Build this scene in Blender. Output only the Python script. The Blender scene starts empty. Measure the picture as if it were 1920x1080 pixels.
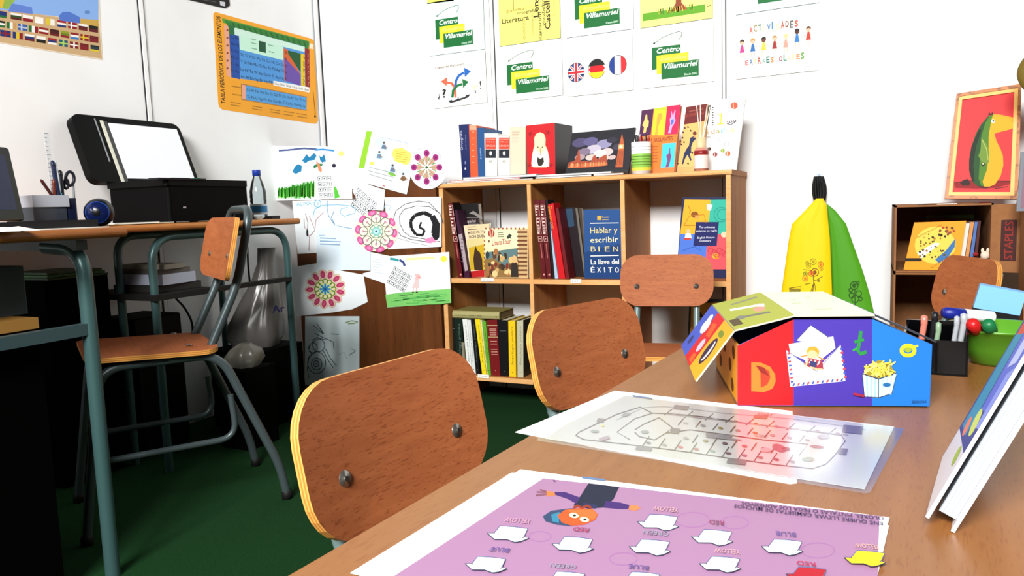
import bpy, bmesh, math, random
from mathutils import Vector, Matrix
random.seed(7)
V = Vector
C = bpy.context.scene.collection
S = bpy.context.scene

# ------------------------------------------------------------------ camera
FOC = 1417.0
PSI, TH, RO = math.radians(25.52), math.radians(6.11), math.radians(1.935)
CAM = V((0, 0, 0.78))
_w = V((-math.sin(PSI)*math.cos(TH), math.cos(PSI)*math.cos(TH), -math.sin(TH)))
_r0 = V((math.cos(PSI), math.sin(PSI), 0)); _u0 = _r0.cross(_w)
_r = _r0*math.cos(RO) - _u0*math.sin(RO); _u = _u0*math.cos(RO) + _r0*math.sin(RO)
cd = bpy.data.cameras.new('camera'); cam = bpy.data.objects.new('camera', cd); C.objects.link(cam)
cd.sensor_width = 36; cd.lens = 36*FOC/1920; cd.clip_start = .02
cam.matrix_world = Matrix(((_r.x, _u.x, -_w.x, CAM.x), (_r.y, _u.y, -_w.y, CAM.y), (_r.z, _u.z, -_w.z, CAM.z), (0, 0, 0, 1)))
S.camera = cam
# ------------------------------------------------------------------ world, light, exposure
S.view_settings.view_transform = 'Standard'; S.view_settings.look = 'None'
S.view_settings.gamma = 1; S.view_settings.exposure = 0; S.view_settings.use_curve_mapping = False
wd = bpy.data.worlds.new('world'); S.world = wd; wd.use_nodes = True
wd.node_tree.nodes['Background'].inputs[0].default_value = (.86, .94, 1, 1)
wd.node_tree.nodes['Background'].inputs[1].default_value = .05
def area(name, loc, target, sx, sy, power, col=(1, 1, 1)):
    l = bpy.data.lights.new(name, 'AREA'); l.shape = 'RECTANGLE'; l.size = sx; l.size_y = sy; l.energy = power; l.color = col
    o = bpy.data.objects.new(name, l); C.objects.link(o); o.location = loc
    o.rotation_euler = (V(target)-V(loc)).to_track_quat('-Z', 'Y').to_euler(); return o
area('ceiling_lamp', (-.2, -2.4, 2.8), (-.6, 2.6, .9), 1.6, 1.0, 430, (1, .985, .96))

# ------------------------------------------------------------------ helpers
def ray(x, y): return (x-960)/FOC*_r - (y-540)/FOC*_u + _w
class Plane:
    def __init__(s, p, n): s.p = V(p); s.n = V(n).normalized(); s.n = s.n if s.n.dot(CAM-s.p) > 0 else -s.n
    def __call__(s, x, y, off=0):
        d = ray(x, y); q = s.p + s.n*off
        return CAM + d*((q-CAM).dot(s.n)/d.dot(s.n))
    def shift(s, o): return Plane(s.p+s.n*o, s.n)
def PY(y): return Plane((0, y, 0), (0, -1, 0))
def PX(x): return Plane((x, 0, 0), (1, 0, 0))
def PZ(z): return Plane((0, 0, z), (0, 0, 1))
def plane3(a, b, c): return Plane(a, (b-a).cross(c-a))
def lin(c):
    return c/12.92 if c <= .04045 else ((c+.055)/1.055)**2.4
def rgb(h): return tuple(lin(int(h[i:i+2], 16)/255) for i in (0, 2, 4))
_m = {}
def mat(h, rough=.6, metal=0, spec=.3, coat=0, trans=0, alpha=1, key=''):
    k = (h, rough, metal, spec, coat, trans, alpha, key)
    if k in _m: return _m[k]
    m = bpy.data.materials.new('m_'+h); m.use_nodes = True; b = m.node_tree.nodes['Principled BSDF']
    b.inputs['Base Color'].default_value = (*rgb(h), 1); b.inputs['Roughness'].default_value = rough
    b.inputs['Metallic'].default_value = metal; b.inputs['Specular IOR Level'].default_value = spec
    b.inputs['Coat Weight'].default_value = coat; b.inputs['Coat Roughness'].default_value = .1
    b.inputs['Transmission Weight'].default_value = trans; b.inputs['Alpha'].default_value = alpha
    _m[k] = m; return m
def wood(name, c1, c2, stretch=(4, 60, 60), fleck=(25, 260, 260), rough=.45, spec=.3, fl=.55):
    m = bpy.data.materials.new(name); m.use_nodes = True; nt = m.node_tree; N = nt.nodes; b = N['Principled BSDF']
    tc = N.new('ShaderNodeTexCoord'); mp = N.new('ShaderNodeMapping'); mp.inputs['Scale'].default_value = stretch
    n1 = N.new('ShaderNodeTexNoise'); n1.inputs['Scale'].default_value = 1; n1.inputs['Detail'].default_value = 4
    r1 = N.new('ShaderNodeValToRGB'); r1.color_ramp.elements[0].position = .35; r1.color_ramp.elements[1].position = .68
    r1.color_ramp.elements[0].color = (*rgb(c1), 1); r1.color_ramp.elements[1].color = (*rgb(c2), 1)
    mp2 = N.new('ShaderNodeMapping'); mp2.inputs['Scale'].default_value = fleck
    n2 = N.new('ShaderNodeTexNoise'); n2.inputs['Scale'].default_value = 1; n2.inputs['Detail'].default_value = 1
    r2 = N.new('ShaderNodeValToRGB'); r2.color_ramp.elements[0].position = .33; r2.color_ramp.elements[1].position = .42
    r2.color_ramp.elements[0].color = (fl, fl*.9, fl*.85, 1); r2.color_ramp.elements[1].color = (1, 1, 1, 1)
    mx = N.new('ShaderNodeMix'); mx.data_type = 'RGBA'; mx.blend_type = 'MULTIPLY'; mx.inputs[0].default_value = 1
    L = nt.links.new
    L(tc.outputs['Object'], mp.inputs[0]); L(mp.outputs[0], n1.inputs['Vector']); L(n1.outputs[0], r1.inputs[0])
    L(tc.outputs['Object'], mp2.inputs[0]); L(mp2.outputs[0], n2.inputs['Vector']); L(n2.outputs[0], r2.inputs[0])
    L(r1.outputs[0], mx.inputs[6]); L(r2.outputs[0], mx.inputs[7]); L(mx.outputs[2], b.inputs['Base Color'])
    b.inputs['Roughness'].default_value = rough; b.inputs['Specular IOR Level'].default_value = spec
    return m
def speck(name, c1, c2, scale, rough=.9, bump=0):
    m = bpy.data.materials.new(name); m.use_nodes = True; nt = m.node_tree; N = nt.nodes; b = N['Principled BSDF']
    tc = N.new('ShaderNodeTexCoord'); n1 = N.new('ShaderNodeTexNoise'); n1.inputs['Scale'].default_value = scale; n1.inputs['Detail'].default_value = 5
    r1 = N.new('ShaderNodeValToRGB'); r1.color_ramp.elements[0].position = .3; r1.color_ramp.elements[1].position = .7
    r1.color_ramp.elements[0].color = (*rgb(c1), 1); r1.color_ramp.elements[1].color = (*rgb(c2), 1)
    L = nt.links.new; L(tc.outputs['Object'], n1.inputs['Vector']); L(n1.outputs[0], r1.inputs[0]); L(r1.outputs[0], b.inputs['Base Color'])
    if bump:
        bp = N.new('ShaderNodeBump'); bp.inputs['Strength'].default_value = bump; bp.inputs['Distance'].default_value = .002
        L(n1.outputs[0], bp.inputs['Height']); L(bp.outputs[0], b.inputs['Normal'])
    b.inputs['Roughness'].default_value = rough; b.inputs['Specular IOR Level'].default_value = .2
    return m
def glass(name, col, rough=.05, blend=.35, amount=1):
    m = bpy.data.materials.new(name); m.use_nodes = True; nt = m.node_tree; N = nt.nodes
    N.remove(N['Principled BSDF']); o = N['Material Output']
    t = N.new('ShaderNodeBsdfTransparent'); t.inputs[0].default_value = (*rgb(col), 1)
    g = N.new('ShaderNodeBsdfGlossy'); g.inputs['Roughness'].default_value = rough
    f = N.new('ShaderNodeLayerWeight'); f.inputs[0].default_value = blend; x = N.new('ShaderNodeMixShader')
    k = N.new('ShaderNodeMath'); k.operation = 'MULTIPLY'; k.inputs[1].default_value = amount
    L = nt.links.new; L(f.outputs['Fresnel'], k.inputs[0]); L(k.outputs[0], x.inputs[0]); L(t.outputs[0], x.inputs[1]); L(g.outputs[0], x.inputs[2]); L(x.outputs[0], o.inputs[0])
    return m
def veil(name, col, fac, rough=.12):
    # thin milky plastic film: part see-through, part diffuse, glossy
    m = bpy.data.materials.new(name); m.use_nodes = True; b = m.node_tree.nodes['Principled BSDF']
    b.inputs['Base Color'].default_value = (*rgb(col), 1); b.inputs['Alpha'].default_value = fac
    b.inputs['Roughness'].default_value = rough; b.inputs['Specular IOR Level'].default_value = .6
    return m

_txt = {}
def text_mesh(s, shear=0, bold=0):
    k = (s, shear, bold)
    if k in _txt: return _txt[k]
    cu = bpy.data.curves.new('t', 'FONT'); cu.body = s; cu.shear = shear; cu.offset = bold; cu.resolution_u = 2
    ob = bpy.data.objects.new('t', cu); me = bpy.data.meshes.new_from_object(ob)
    vs = [(v.co.x, v.co.y) for v in me.vertices]; fs = [tuple(p.vertices) for p in me.polygons]
    bpy.data.objects.remove(ob); bpy.data.curves.remove(cu); bpy.data.meshes.remove(me)
    x0 = min(v[0] for v in vs); x1 = max(v[0] for v in vs)
    _txt[k] = ([((x-x0)/(x1-x0), y/.70) for x, y in vs], fs); return _txt[k]

class MB:
    def __init__(s): s.v = []; s.f = []; s.mi = []; s.ms = []; s.sm = []
    def idx(s, m):
        if isinstance(m, str): m = mat(m)
        if m not in s.ms: s.ms.append(m)
        return s.ms.index(m)
    def add(s, vs, fs, m, smooth=False):
        b = len(s.v); s.v += [V(p) for p in vs]; i = s.idx(m)
        for f in fs: s.f.append([b+k for k in f]); s.mi.append(i); s.sm.append(smooth)
        return s
    def obox(s, o, a, b, c, m):
        o, a, b, c = V(o), V(a), V(b), V(c)
        p = [o, o+a, o+a+b, o+b]; p += [q+c for q in p]
        return s.add(p, [(0, 3, 2, 1), (4, 5, 6, 7), (0, 1, 5, 4), (1, 2, 6, 5), (2, 3, 7, 6), (3, 0, 4, 7)], m)
    def box(s, x0, x1, y0, y1, z0, z1, m): return s.obox((x0, y0, z0), (x1-x0, 0, 0), (0, y1-y0, 0), (0, 0, z1-z0), m)
    def rbox(s, x0, x1, y0, y1, z0, z1, r, m, axis='z', n=5):
        # box with four rounded edges along one axis
        if axis == 'z': A, B, lo, hi, f = (x0, x1), (y0, y1), z0, z1, lambda a, b, c: V((a, b, c))
        elif axis == 'y': A, B, lo, hi, f = (x0, x1), (z0, z1), y0, y1, lambda a, b, c: V((a, c, b))
        else: A, B, lo, hi, f = (y0, y1), (z0, z1), x0, x1, lambda a, b, c: V((c, a, b))
        pts = rrect(A[0], A[1], B[0], B[1], r, n)
        return s.prism([f(a, b, lo) for a, b in pts], f(0, 0, 1)*(hi-lo), m)
    def prism(s, poly, vec, m, side=None):
        n = len(poly); poly = [V(p) for p in poly]; vec = V(vec)
        s.add(poly+[p+vec for p in poly], [tuple(range(n)), tuple(range(2*n-1, n-1, -1))], m)
        s.add(poly+[p+vec for p in poly], [(i, i+n, (i+1) % n+n, (i+1) % n) for i in range(n)], side or m)
        return s
    def tube(s, path, r, m, n=10, cap=True):
        path = [V(p) for p in path]; vs = []; fs = []; up = None
        for i, p in enumerate(path):
            t = (path[min(i+1, len(path)-1)]-path[max(i-1, 0)]).normalized()
            if up is None: up = t.orthogonal().normalized()
            up = (up - t*up.dot(t)).normalized(); w = t.cross(up); rr = r[i] if isinstance(r, (list, tuple)) else r
            vs += [p+(up*math.cos(2*math.pi*k/n)+w*math.sin(2*math.pi*k/n))*rr for k in range(n)]
        for i in range(len(path)-1):
            for k in range(n): fs.append((i*n+k, i*n+(k+1) % n, (i+1)*n+(k+1) % n, (i+1)*n+k))
        s.add(vs, fs, m, True)
        if cap: s.add(vs[:n], [tuple(range(n))], m); s.add(vs[-n:], [tuple(range(n))], m)
        return s
    def lathe(s, prof, c, m, n=24, ax=(0, 0, 1), smooth=True):
        ax = V(ax).normalized(); e = ax.orthogonal().normalized(); g = ax.cross(e); c = V(c); vs = []; fs = []
        for r, h in prof: vs += [c+ax*h+(e*math.cos(2*math.pi*k/n)+g*math.sin(2*math.pi*k/n))*r for k in range(n)]
        for i in range(len(prof)-1):
            for k in range(n): fs.append((i*n+k, i*n+(k+1) % n, (i+1)*n+(k+1) % n, (i+1)*n+k))
        return s.add(vs, fs, m, smooth)
    def cyl(s, p0, p1, r, m, n=14):
        return s.tube([p0, p1], r, m, n)
    def ball(s, c, rx, ry, rz, m, n=14):
        c = V(c); vs = []; fs = []
        for i in range(n+1):
            a = math.pi*i/n
            for k in range(2*n):
                b = math.pi*k/n; vs.append(c+V((rx*math.sin(a)*math.cos(b), ry*math.sin(a)*math.sin(b), rz*math.cos(a))))
        for i in range(n):
            for k in range(2*n): fs.append((i*2*n+k, i*2*n+(k+1) % (2*n), (i+1)*2*n+(k+1) % (2*n), (i+1)*2*n+k))
        return s.add(vs, fs, m, True)
    def build(s, name, parent=None, o=(0, 0, 0), fix=False):
        o = V(o); me = bpy.data.meshes.new(name); me.from_pydata([p-o for p in s.v], [], s.f); me.update()
        for m in s.ms: me.materials.append(m)
        me.polygons.foreach_set('material_index', s.mi); me.polygons.foreach_set('use_smooth', s.sm)
        if fix:
            bm = bmesh.new(); bm.from_mesh(me); bmesh.ops.remove_doubles(bm, verts=bm.verts, dist=1e-6); bmesh.ops.recalc_face_normals(bm, faces=bm.faces); bm.to_mesh(me); bm.free()
        ob = bpy.data.objects.new(name, me); C.objects.link(ob)
        if parent: ob.parent = parent
        else: ob.location = o
        return ob
def rrect(x0, x1, y0, y1, r, n=5):
    out = []
    for cx, cy, a0 in ((x1-r, y1-r, 0), (x0+r, y1-r, 90), (x0+r, y0+r, 180), (x1-r, y0+r, 270)):
        for k in range(n+1):
            a = math.radians(a0+90*k/n); out.append((cx+r*math.cos(a), cy+r*math.sin(a)))
    return out
def fillet(pts, r, n=6):
    pts = [V(p) for p in pts]; out = [pts[0]]
    for i in range(1, len(pts)-1):
        a, b, c = pts[i-1], pts[i], pts[i+1]; d1 = (a-b); d2 = (c-b); k = min(r, d1.length*.49, d2.length*.49)
        p, q = b+d1.normalized()*k, b+d2.normalized()*k
        for j in range(n+1):
            t = j/n; out.append(p*(1-t)**2+b*2*t*(1-t)+q*t*t)
    return out+[pts[-1]]

class Art:
    """Flat printed/drawn figures laid on a surface; fn(u,v) gives a point of the surface, n its normal."""
    def __init__(s, mb, fn, n, step=.000014, base=.00005): s.mb, s.fn, s.n, s.step, s.off = mb, fn, V(n), step, base
    def up(s): s.off += s.step; return s
    def P(s, u, v): return s.fn(u, v)+s.n*s.off
    def poly(s, pts, c):
        s.up(); s.mb.add([s.P(*p) for p in pts], [tuple(range(len(pts)))], c); return s
    def rect(s, x0, y0, x1, y1, c): return s.poly([(x0, y0), (x1, y0), (x1, y1), (x0, y1)], c)
    def circ(s, x, y, r, c, ry=None, rot=0, n=20):
        ry = ry or r; a = math.radians(rot)
        return s.poly([(x+r*math.cos(t)*math.cos(a)-ry*math.sin(t)*math.sin(a), y+r*math.cos(t)*math.sin(a)+ry*math.sin(t)*math.cos(a)) for t in [2*math.pi*k/n for k in range(n)]], c)
    def ring(s, x, y, r, w, c, ry=None, n=24):
        ry = ry or r; return s.line([(x+r*math.cos(2*math.pi*k/n), y+ry*math.sin(2*math.pi*k/n)) for k in range(n+1)], w, c)
    lw = 1
    def line(s, pts, w, c):
        w *= s.lw if w < 7 else 1; s.up(); vs = []; fs = []
        for i, p in enumerate(pts):
            a = pts[max(i-1, 0)]; b = pts[min(i+1, len(pts)-1)]; dx, dy = b[0]-a[0], b[1]-a[1]; l = math.hypot(dx, dy) or 1
            nx, ny = -dy/l*w/2, dx/l*w/2; vs += [s.P(p[0]+nx, p[1]+ny), s.P(p[0]-nx, p[1]-ny)]
        for i in range(len(pts)-1): fs.append((2*i, 2*i+1, 2*i+3, 2*i+2))
        s.mb.add(vs, fs, c); return s
    def text(s, t, p0, p1, h, c, shear=0, bold=0):
        """baseline from p0 to p1, capital height h (canvas units, measured at p0 across the baseline)"""
        s.up(); a, b = s.P(*p0), s.P(*p1); bx = b-a; n = s.n
        upv = n.cross(bx).normalized(); dx, dy = p1[0]-p0[0], p1[1]-p0[1]; l = math.hypot(dx, dy)
        q = s.P(p0[0]+dy/l*h, p0[1]-dx/l*h); q2 = s.P(p0[0]-dy/l*h, p0[1]+dx/l*h)
        hh = max(abs((q-a).dot(upv)), abs((q2-a).dot(upv)))
        vs, fs = text_mesh(t, shear, bold)
        s.mb.add([a+bx*x+upv*hh*y for x, y in vs], fs, c); return s
    def bars(s, x0, y0, x1, y1, n, w, c, sl=0):
        for i in range(n):
            y = y0+(y1-y0)*i/max(1, n-1); e = x0+(x1-x0)*random.uniform(.7, 1); s.off -= s.step if i else 0
            s.line([(x0, y), (e, y+sl*(e-x0))], w, c)
        return s
def pxart(mb, plane, crop=(0, 0, 1), base=.00005):
    ox, oy, sc = crop
    a = Art(mb, lambda u, v: plane(ox+u/sc, oy+v/sc), plane.n, base=base); a.lw = 1.4; return a
Z1 = (0, 0, 4); Z2 = (380, 0, 4); Z3 = (780, 0, 4); Z4 = (1160, 0, 4); Z5 = (1440, 120, 4); Z6 = (0, 180, 4); Z7 = (380, 220, 4); Z8 = (800, 200, 4)
Y1 = (1120, 160, 6); Y2 = (1120, 340, 4); Y3 = (1560, 340, 3); Y4 = (480, 440, 4); Y5 = (800, 340, 4.8); Y6 = (800, 520, 4.8); Y7 = (0, 380, 3.085); Y8 = (1240, 520, 3.4286)
W1 = (940, 700, 2.4); W2 = (700, 850, 1.92); W3 = (1680, 520, 2.25); W7 = (1040, 870, 6); W8 = (1660, 540, 6)
def cpx(crop, pts): return [(crop[0]+x/crop[2], crop[1]+y/crop[2]) for x, y in pts]

def tag(o, label, cat, group=None, kind=None):
    if label: o['label'] = label
    if cat: o['category'] = cat
    if group: o['group'] = group
    if kind: o['kind'] = kind
    return o
def thing(name, label, cat, loc, group=None, rz=0):
    o = bpy.data.objects.new(name, None); C.objects.link(o); o.location = loc; o.rotation_euler = (0, 0, rz); o.empty_display_size = .05
    return tag(o, label, cat, group)
def struct(name, mb): return tag(mb.build(name), None, None, None, 'structure')

# ------------------------------------------------------------------ room
DW, XL = 2.90, -2.338
M_wall = speck('wall_paint', 'eceded', 'f4f5f6', 3, .7)
M_floor = speck('green_carpet', '02240a', '053a10', 220, 1, .4)
M_trim = mat('f3f3f3', .5); M_seam = mat('1c1f22', .6)
struct('floor', MB().box(XL-.05, 2.6, -2.6, DW+.05, -.05, 0, M_floor))
struct('wall_back', MB().box(XL-.05, 2.6, DW, DW+.05, 0, 2.7, M_wall))
struct('wall_left', MB().box(XL-.05, XL, -2.6, DW, 0, 2.7, M_wall))
pb, pl = PY(DW), PX(XL)
def strip_back(n, xa, xb):
    x0, x1 = pb(xa, 150).x, pb(xb, 150).x; m = MB().box(x0+.0025, x1-.0025, DW-.006, DW, 0, 2.7, M_trim)
    m.box(x0-.001, x0+.002, DW-.002, DW, 0, 2.7, M_seam).box(x1-.002, x1+.001, DW-.002, DW, 0, 2.7, M_seam); struct('trim_%d' % n, m)
strip_back(1, 922.5, 930); strip_back(2, 1354, 1361.5)
y0, y1 = pl(265.5, 100).y, pl(274.5, 100).y
m = MB().box(XL, XL+.006, y0+.0025, y1-.0025, 0, 2.7, M_trim)
m.box(XL, XL+.002, y0-.002, y0+.003, 0, 2.7, M_seam).box(XL, XL+.002, y1-.003, y1+.002, 0, 2.7, M_seam); struct('trim_3', m)
m = MB().box(XL, XL+.012, DW-.03, DW-.002, 0, 2.7, M_trim).box(XL+.012, XL+.016, DW-.006, DW, 0, 2.7, M_seam).box(XL, XL+.004, DW-.035, DW-.031, 0, 2.7, mat('9aa0a4')); struct('trim_4', m)

# ------------------------------------------------------------------ posters on the back wall
GRP_P = 'posters on the back wall'
def flat(name, label, cat, quad, plane, col, draw=None, crop=(0, 0, 1), group=None, th=.0008, uv=False, rough=.6, off=0):
    """a sheet: quad tl,tr,br,bl in photo pixels on a plane, real thickness th behind its face"""
    pl_ = plane.shift(off+th); mb = MB(); P = [pl_(*q) for q in quad]
    mb.prism(P, -pl_.n*th, col if not isinstance(col, str) else mat(col, rough))
    if draw:
        if uv:
            tl, tr, br, bl = P
            fn = lambda u, v: (bl*(1-u)+br*u)*(1-v)+(tl*(1-u)+tr*u)*v
            draw(Art(mb, fn, pl_.n))
        else: draw(pxart(mb, pl_, crop))
    ob = mb.build(name, None, sum(P, V((0, 0, 0)))/len(P)); return tag(ob, label, cat, group)
def prect(bl, br, H, plane):
    """real rectangle standing on a wall: bottom corners in px, height in metres -> px-free corner points"""
    a, b = plane(*bl), plane(*br); return [a+V((0, 0, H)), b+V((0, 0, H)), b, a]
def poster(label, bl, br, draw, col='f8f8f6', H=.222):
    P = prect(bl, br, H, pb); a = P[3]; mb = MB(); off = V((0, -.0045, 0)); P = [p+off for p in P]
    mb.prism(P, (0, .0044, 0), mat(col, .7), mat('4a524a', .8)); tl, tr, br_, bl_ = P  # dark edge colour paints in the shadow line around the board
    draw(Art(mb, lambda u, v: bl_+(br_-bl_)*u+(tl-bl_)*v, (0, -1, 0)))
    return tag(mb.build('poster', None, (tl+br_)/2), label, 'poster', GRP_P)
GRN, YEL = '08682f', 'f1e428'
def logo(a):
    a.line([(.174, .73), (.3, .81), (.42, .85), (.52, .87), (.57, .855), (.56, .79), (.52, .73)], .010, '1f5a3c'); a.circ(.174, .73, .016, '0b3d22')
    a.rect(.136, .29, .55, .66, GRN); a.rect(.205, .21, .66, .52, YEL); a.rect(.273, .117, .8, .383, GRN)
    a.text('Centro', (.21, .555), (.54, .555), .085, 'f2fff6', .25, .02); a.text('Estudios', (.26, .425), (.64, .425), .06, 'fbf58c', .25, .01)
    a.text('Villamuriel', (.31, .285), (.79, .285), .085, 'f2fff6', .25, .02); a.text('Desde 2002', (.6, .145), (.78, .145), .032, 'd8f0e0', 0, .01)
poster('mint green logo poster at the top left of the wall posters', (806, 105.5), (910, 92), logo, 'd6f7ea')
def refuerzo(a):
    a.text('Clases de Refuerzo', (.05, .79), (.6, .79), .05, '5a3e1c', 0, .015); a.line([(.62, .8), (.75, .8)], .01, 'e8d8b8')
    def arrow(pts, head, c): a.line(pts, .05, c); a.poly(head, c)
    arrow([(.42, .17), (.42, .36), (.36, .46), (.25, .5)], [(.15, .53), (.28, .6), (.26, .42)], 'e2674a')
    arrow([(.42, .33), (.44, .5), (.5, .6), (.6, .64)], [(.73, .65), (.6, .74), (.61, .55)], '1f63b8')
    arrow([(.36, .18), (.38, .32), (.46, .4), (.56, .42)], [(.68, .45), (.56, .52), (.57, .34)], '14703a')
    a.poly([(.28, .12), (.46, .17), (.7, .2), (.66, .14), (.45, .09), (.32, .07)], '2a2a2e'); a.poly([(.34, .15), (.46, .18), (.46, .14), (.36, .11)], 'd8dce0'); a.poly([(.48, .18), (.62, .2), (.6, .16), (.48, .14)], 'e4e6e8')
    a.text('¿', (.08, .2), (.13, .2), .1, '222222', 0, .02); a.text('?', (.17, .2), (.25, .2), .17, '1a1a1a', 0, .02); a.text('!', (.88, .28), (.905, .28), .16, '2a2a2a')
    a.text('Economia', (.67, .5), (.97, .5), .045, 'f1e6b8'); a.text('Francés', (.75, .67), (.97, .67), .045, 'd6e6f0'); a.text('Física', (.03, .5), (.15, .5), .045, 'f3d9d0')
    a.circ(.78, .33, .05, 'f6f0c0'); a.line([(.79, .27), (.8, .2)], .02, '444444')
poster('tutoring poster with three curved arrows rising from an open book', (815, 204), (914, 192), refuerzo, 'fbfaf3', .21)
def words(a):
    a.text('Literatura', (.05, .4), (.5, .4), .085, '2a2410', 0, .02); a.text('ortografía', (.31, .52), (.62, .52), .055, '42341a', 0, .015); a.text('gramática', (.13, .59), (.43, .59), .05, '8a6a24', 0, .012)
    a.text('poesía', (.44, .6), (.6, .6), .05, 'c8a84c'); a.text('Castellano', (.84, .18), (.84, .95), .085, '3a2c12', 0, .02); a.text('Lengua', (.66, .42), (.66, .98), .085, '2c220e', 0, .02); a.text('narración', (.7, .02), (.7, .5), .05, '3a2c12', 0, .015)
    a.text('vocabulario', (.76, .25), (.76, .8), .05, '4a3812', 0, .015); a.text('cuentos', (.43, .06), (.43, .4), .05, '8a7430'); a.text('comentarios', (.57, .12), (.57, .5), .03, '7a6228'); a.text('lectura', (.92, .4), (.92, .75), .035, 'c8b050')
    a.rect(.245, .62, .255, .95, '5a4a22'); a.bars(.42, .88, .58, .78, 4, .01, 'b89a40')
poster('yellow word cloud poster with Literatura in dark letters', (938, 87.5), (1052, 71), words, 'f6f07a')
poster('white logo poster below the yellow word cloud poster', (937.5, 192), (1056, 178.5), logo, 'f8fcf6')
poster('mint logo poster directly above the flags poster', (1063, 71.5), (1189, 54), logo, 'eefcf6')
def flags(a):
    k = 1.3
    def disc(cx, cy, r, fn):
        a.circ(cx, cy, r*1.06, '30343a', r*k*1.06); a.circ(cx, cy, r, 'f6f6f6', r*k); fn(cx, cy, r)
    def clip(cx, cy, r, x0, x1, y0, y1, c):
        pts = []
        for i in range(9):
            x = x0+(x1-x0)*i/8; h = k*math.sqrt(max(0, r*r-(x-cx)**2)); pts.append((x, max(min(cy+h, y1), y0)))
        for i in range(8, -1, -1):
            x = x0+(x1-x0)*i/8; h = k*math.sqrt(max(0, r*r-(x-cx)**2)); pts.append((x, min(max(cy-h, y0), y1)))
        a.poly(pts, c)
    def uk(x, y, r):
        a.circ(x, y, r, '15306e', r*k)
        for sx in (1, -1): a.line([(x-.7*r*sx, y-.7*r*k), (x+.7*r*sx, y+.7*r*k)], r*.32, 'f4f4f4'); a.line([(x-.7*r*sx, y-.7*r*k), (x+.7*r*sx, y+.7*r*k)], r*.12, 'c81e2c')
        a.rect(x-r*.97, y-r*.3, x+r*.97, y+r*.3, 'f4f4f4'); a.rect(x-r*.24, y-r*k*.97, x+r*.24, y+r*k*.97, 'f4f4f4'); a.rect(x-r*.97, y-r*.16, x+r*.97, y+r*.16, 'c81e2c'); a.rect(x-r*.13, y-r*k*.97, x+r*.13, y+r*k*.97, 'c81e2c')
    disc(.15, .41, .125, uk)
    disc(.465, .43, .125, lambda x, y, r: (clip(x, y, r, x-r, x+r, y+r*k*.33, y+9, '1a1414'), clip(x, y, r, x-r, x+r, y-r*k*.35, y+r*k*.33, 'd8141e'), clip(x, y, r, x-r, x+r, y-9, y-r*k*.35, 'f0cc1c')))
    disc(.78, .45, .125, lambda x, y, r: (clip(x, y, r, x-r, x-r*.36, y-9, y+9, '173a8c'), clip(x, y, r, x+r*.36, x+r, y-9, y+9, 'e0242c')))
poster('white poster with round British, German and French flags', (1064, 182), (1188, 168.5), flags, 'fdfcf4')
def tree(a):
    a.rect(.04, .11, .9, .235, '5ea21e'); a.poly([(.43, .2), (.5, .32), (.51, .5), (.44, .62), (.36, .68), (.4, .72), (.5, .66), (.56, .78), (.6, .66), (.72, .7), (.73, .66), (.63, .58), (.58, .48), (.58, .32), (.66, .2)], '8c3f22')
    for x, y, c in ((.36, .5, 'f0a32a'), (.68, .7, 'e26a5a'), (.3, .72, 'c8742a')):
        a.circ(x, y, .055, c, .07); a.ring(x, y, .055, .008, '8a3a1a', .07); a.line([(x-.03, y), (x+.03, y)], .008, '8a3a1a')
    for i in range(26): x = random.uniform(.25, .75); a.off -= a.step*(i > 0); a.line([(x, .18), (x+random.uniform(-.03, .03), .27)], .012, random.choice(['3f7d18', '8ab82c', 'd8c83a', 'c8702a']))
    a.line([(.92, .2), (.98, .2)], .01, '6a5a20')
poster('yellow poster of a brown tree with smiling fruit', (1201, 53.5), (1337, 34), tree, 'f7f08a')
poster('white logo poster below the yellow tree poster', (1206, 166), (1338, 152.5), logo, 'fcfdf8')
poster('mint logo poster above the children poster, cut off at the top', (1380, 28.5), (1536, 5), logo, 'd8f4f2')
def kids(a):
    cs = ['d0402c', '9a8a5a', '2a6a4a', 'e8d890', '1f6aa0', '2080b0', 'c8c8a0', 'b04a3a', '8a4a2a', '606060']
    t = 'ACTIVIDADES'
    for i, ch in enumerate(t):
        u = .17+.055*i; a.text(ch, (u, .70+.012*(i % 3)), (u+.043 if ch != 'I' else u+.015, .70+.012*(i % 3)), .09+.02*(i % 2), cs[i % len(cs)], 0, .035)
    for i, ch in enumerate('EXTRAESCOLARES'):
        u = .12+.052*i; a.text(ch, (u, .205), (u+.042, .205), .075+.02*(i % 2), ['c8242c', '3a6a9a', 'e8d48a', 'b04a3a', '8ab0a0', '2a7a6a', 'c87a2a', 'd8d8c0', '9a2a3a', '5a9a7a', 'c8c0a0', 'e8dca0', 'd8783a', '5a9a3a'][i % 14], 0, .035)
    cl = ['c23a8a', '2a6ab0', 'e0c83a', '9a2a2a', 'e89a8a', '2a7ac0', 'c03a2a']; hr = ['3a2416', 'c88a3a', '1a1210', 'b08a5a', 'e8c87a', '2a1410', '5a2a16']
    for i in range(7):
        x = .08+.134*i; y = .43+.012*i*(i > 4)
        for s in (-1, 1): a.line([(x+.015*s, y), (x+.02*s, y-.1)], .008, 'd8a888'); a.line([(x, y+.07), (x+.06*s, y+.04)], .008, 'd8a888')
        a.poly([(x-.012, y+.1), (x+.012, y+.1), (x+.032, y-.02), (x-.032, y-.02)], cl[i]); a.circ(x, y+.135, .026, ['e8b898', 'e8b898', '6a3a22', 'e8b898', 'f0c8a8', '4a2616', 'e8b898'][i], .035)
        a.poly([(x-.03, y+.13), (x-.025, y+.175), (x, y+.19), (x+.026, y+.175), (x+.03, y+.13), (x+.012, y+.155), (x-.012, y+.155)], hr[i])
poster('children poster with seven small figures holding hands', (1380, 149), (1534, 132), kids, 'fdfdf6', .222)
poster('yellow poster cut off at the top left corner of the rows', (802, 8), (852, 2), lambda a: None, 'f7ec6a')

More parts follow.
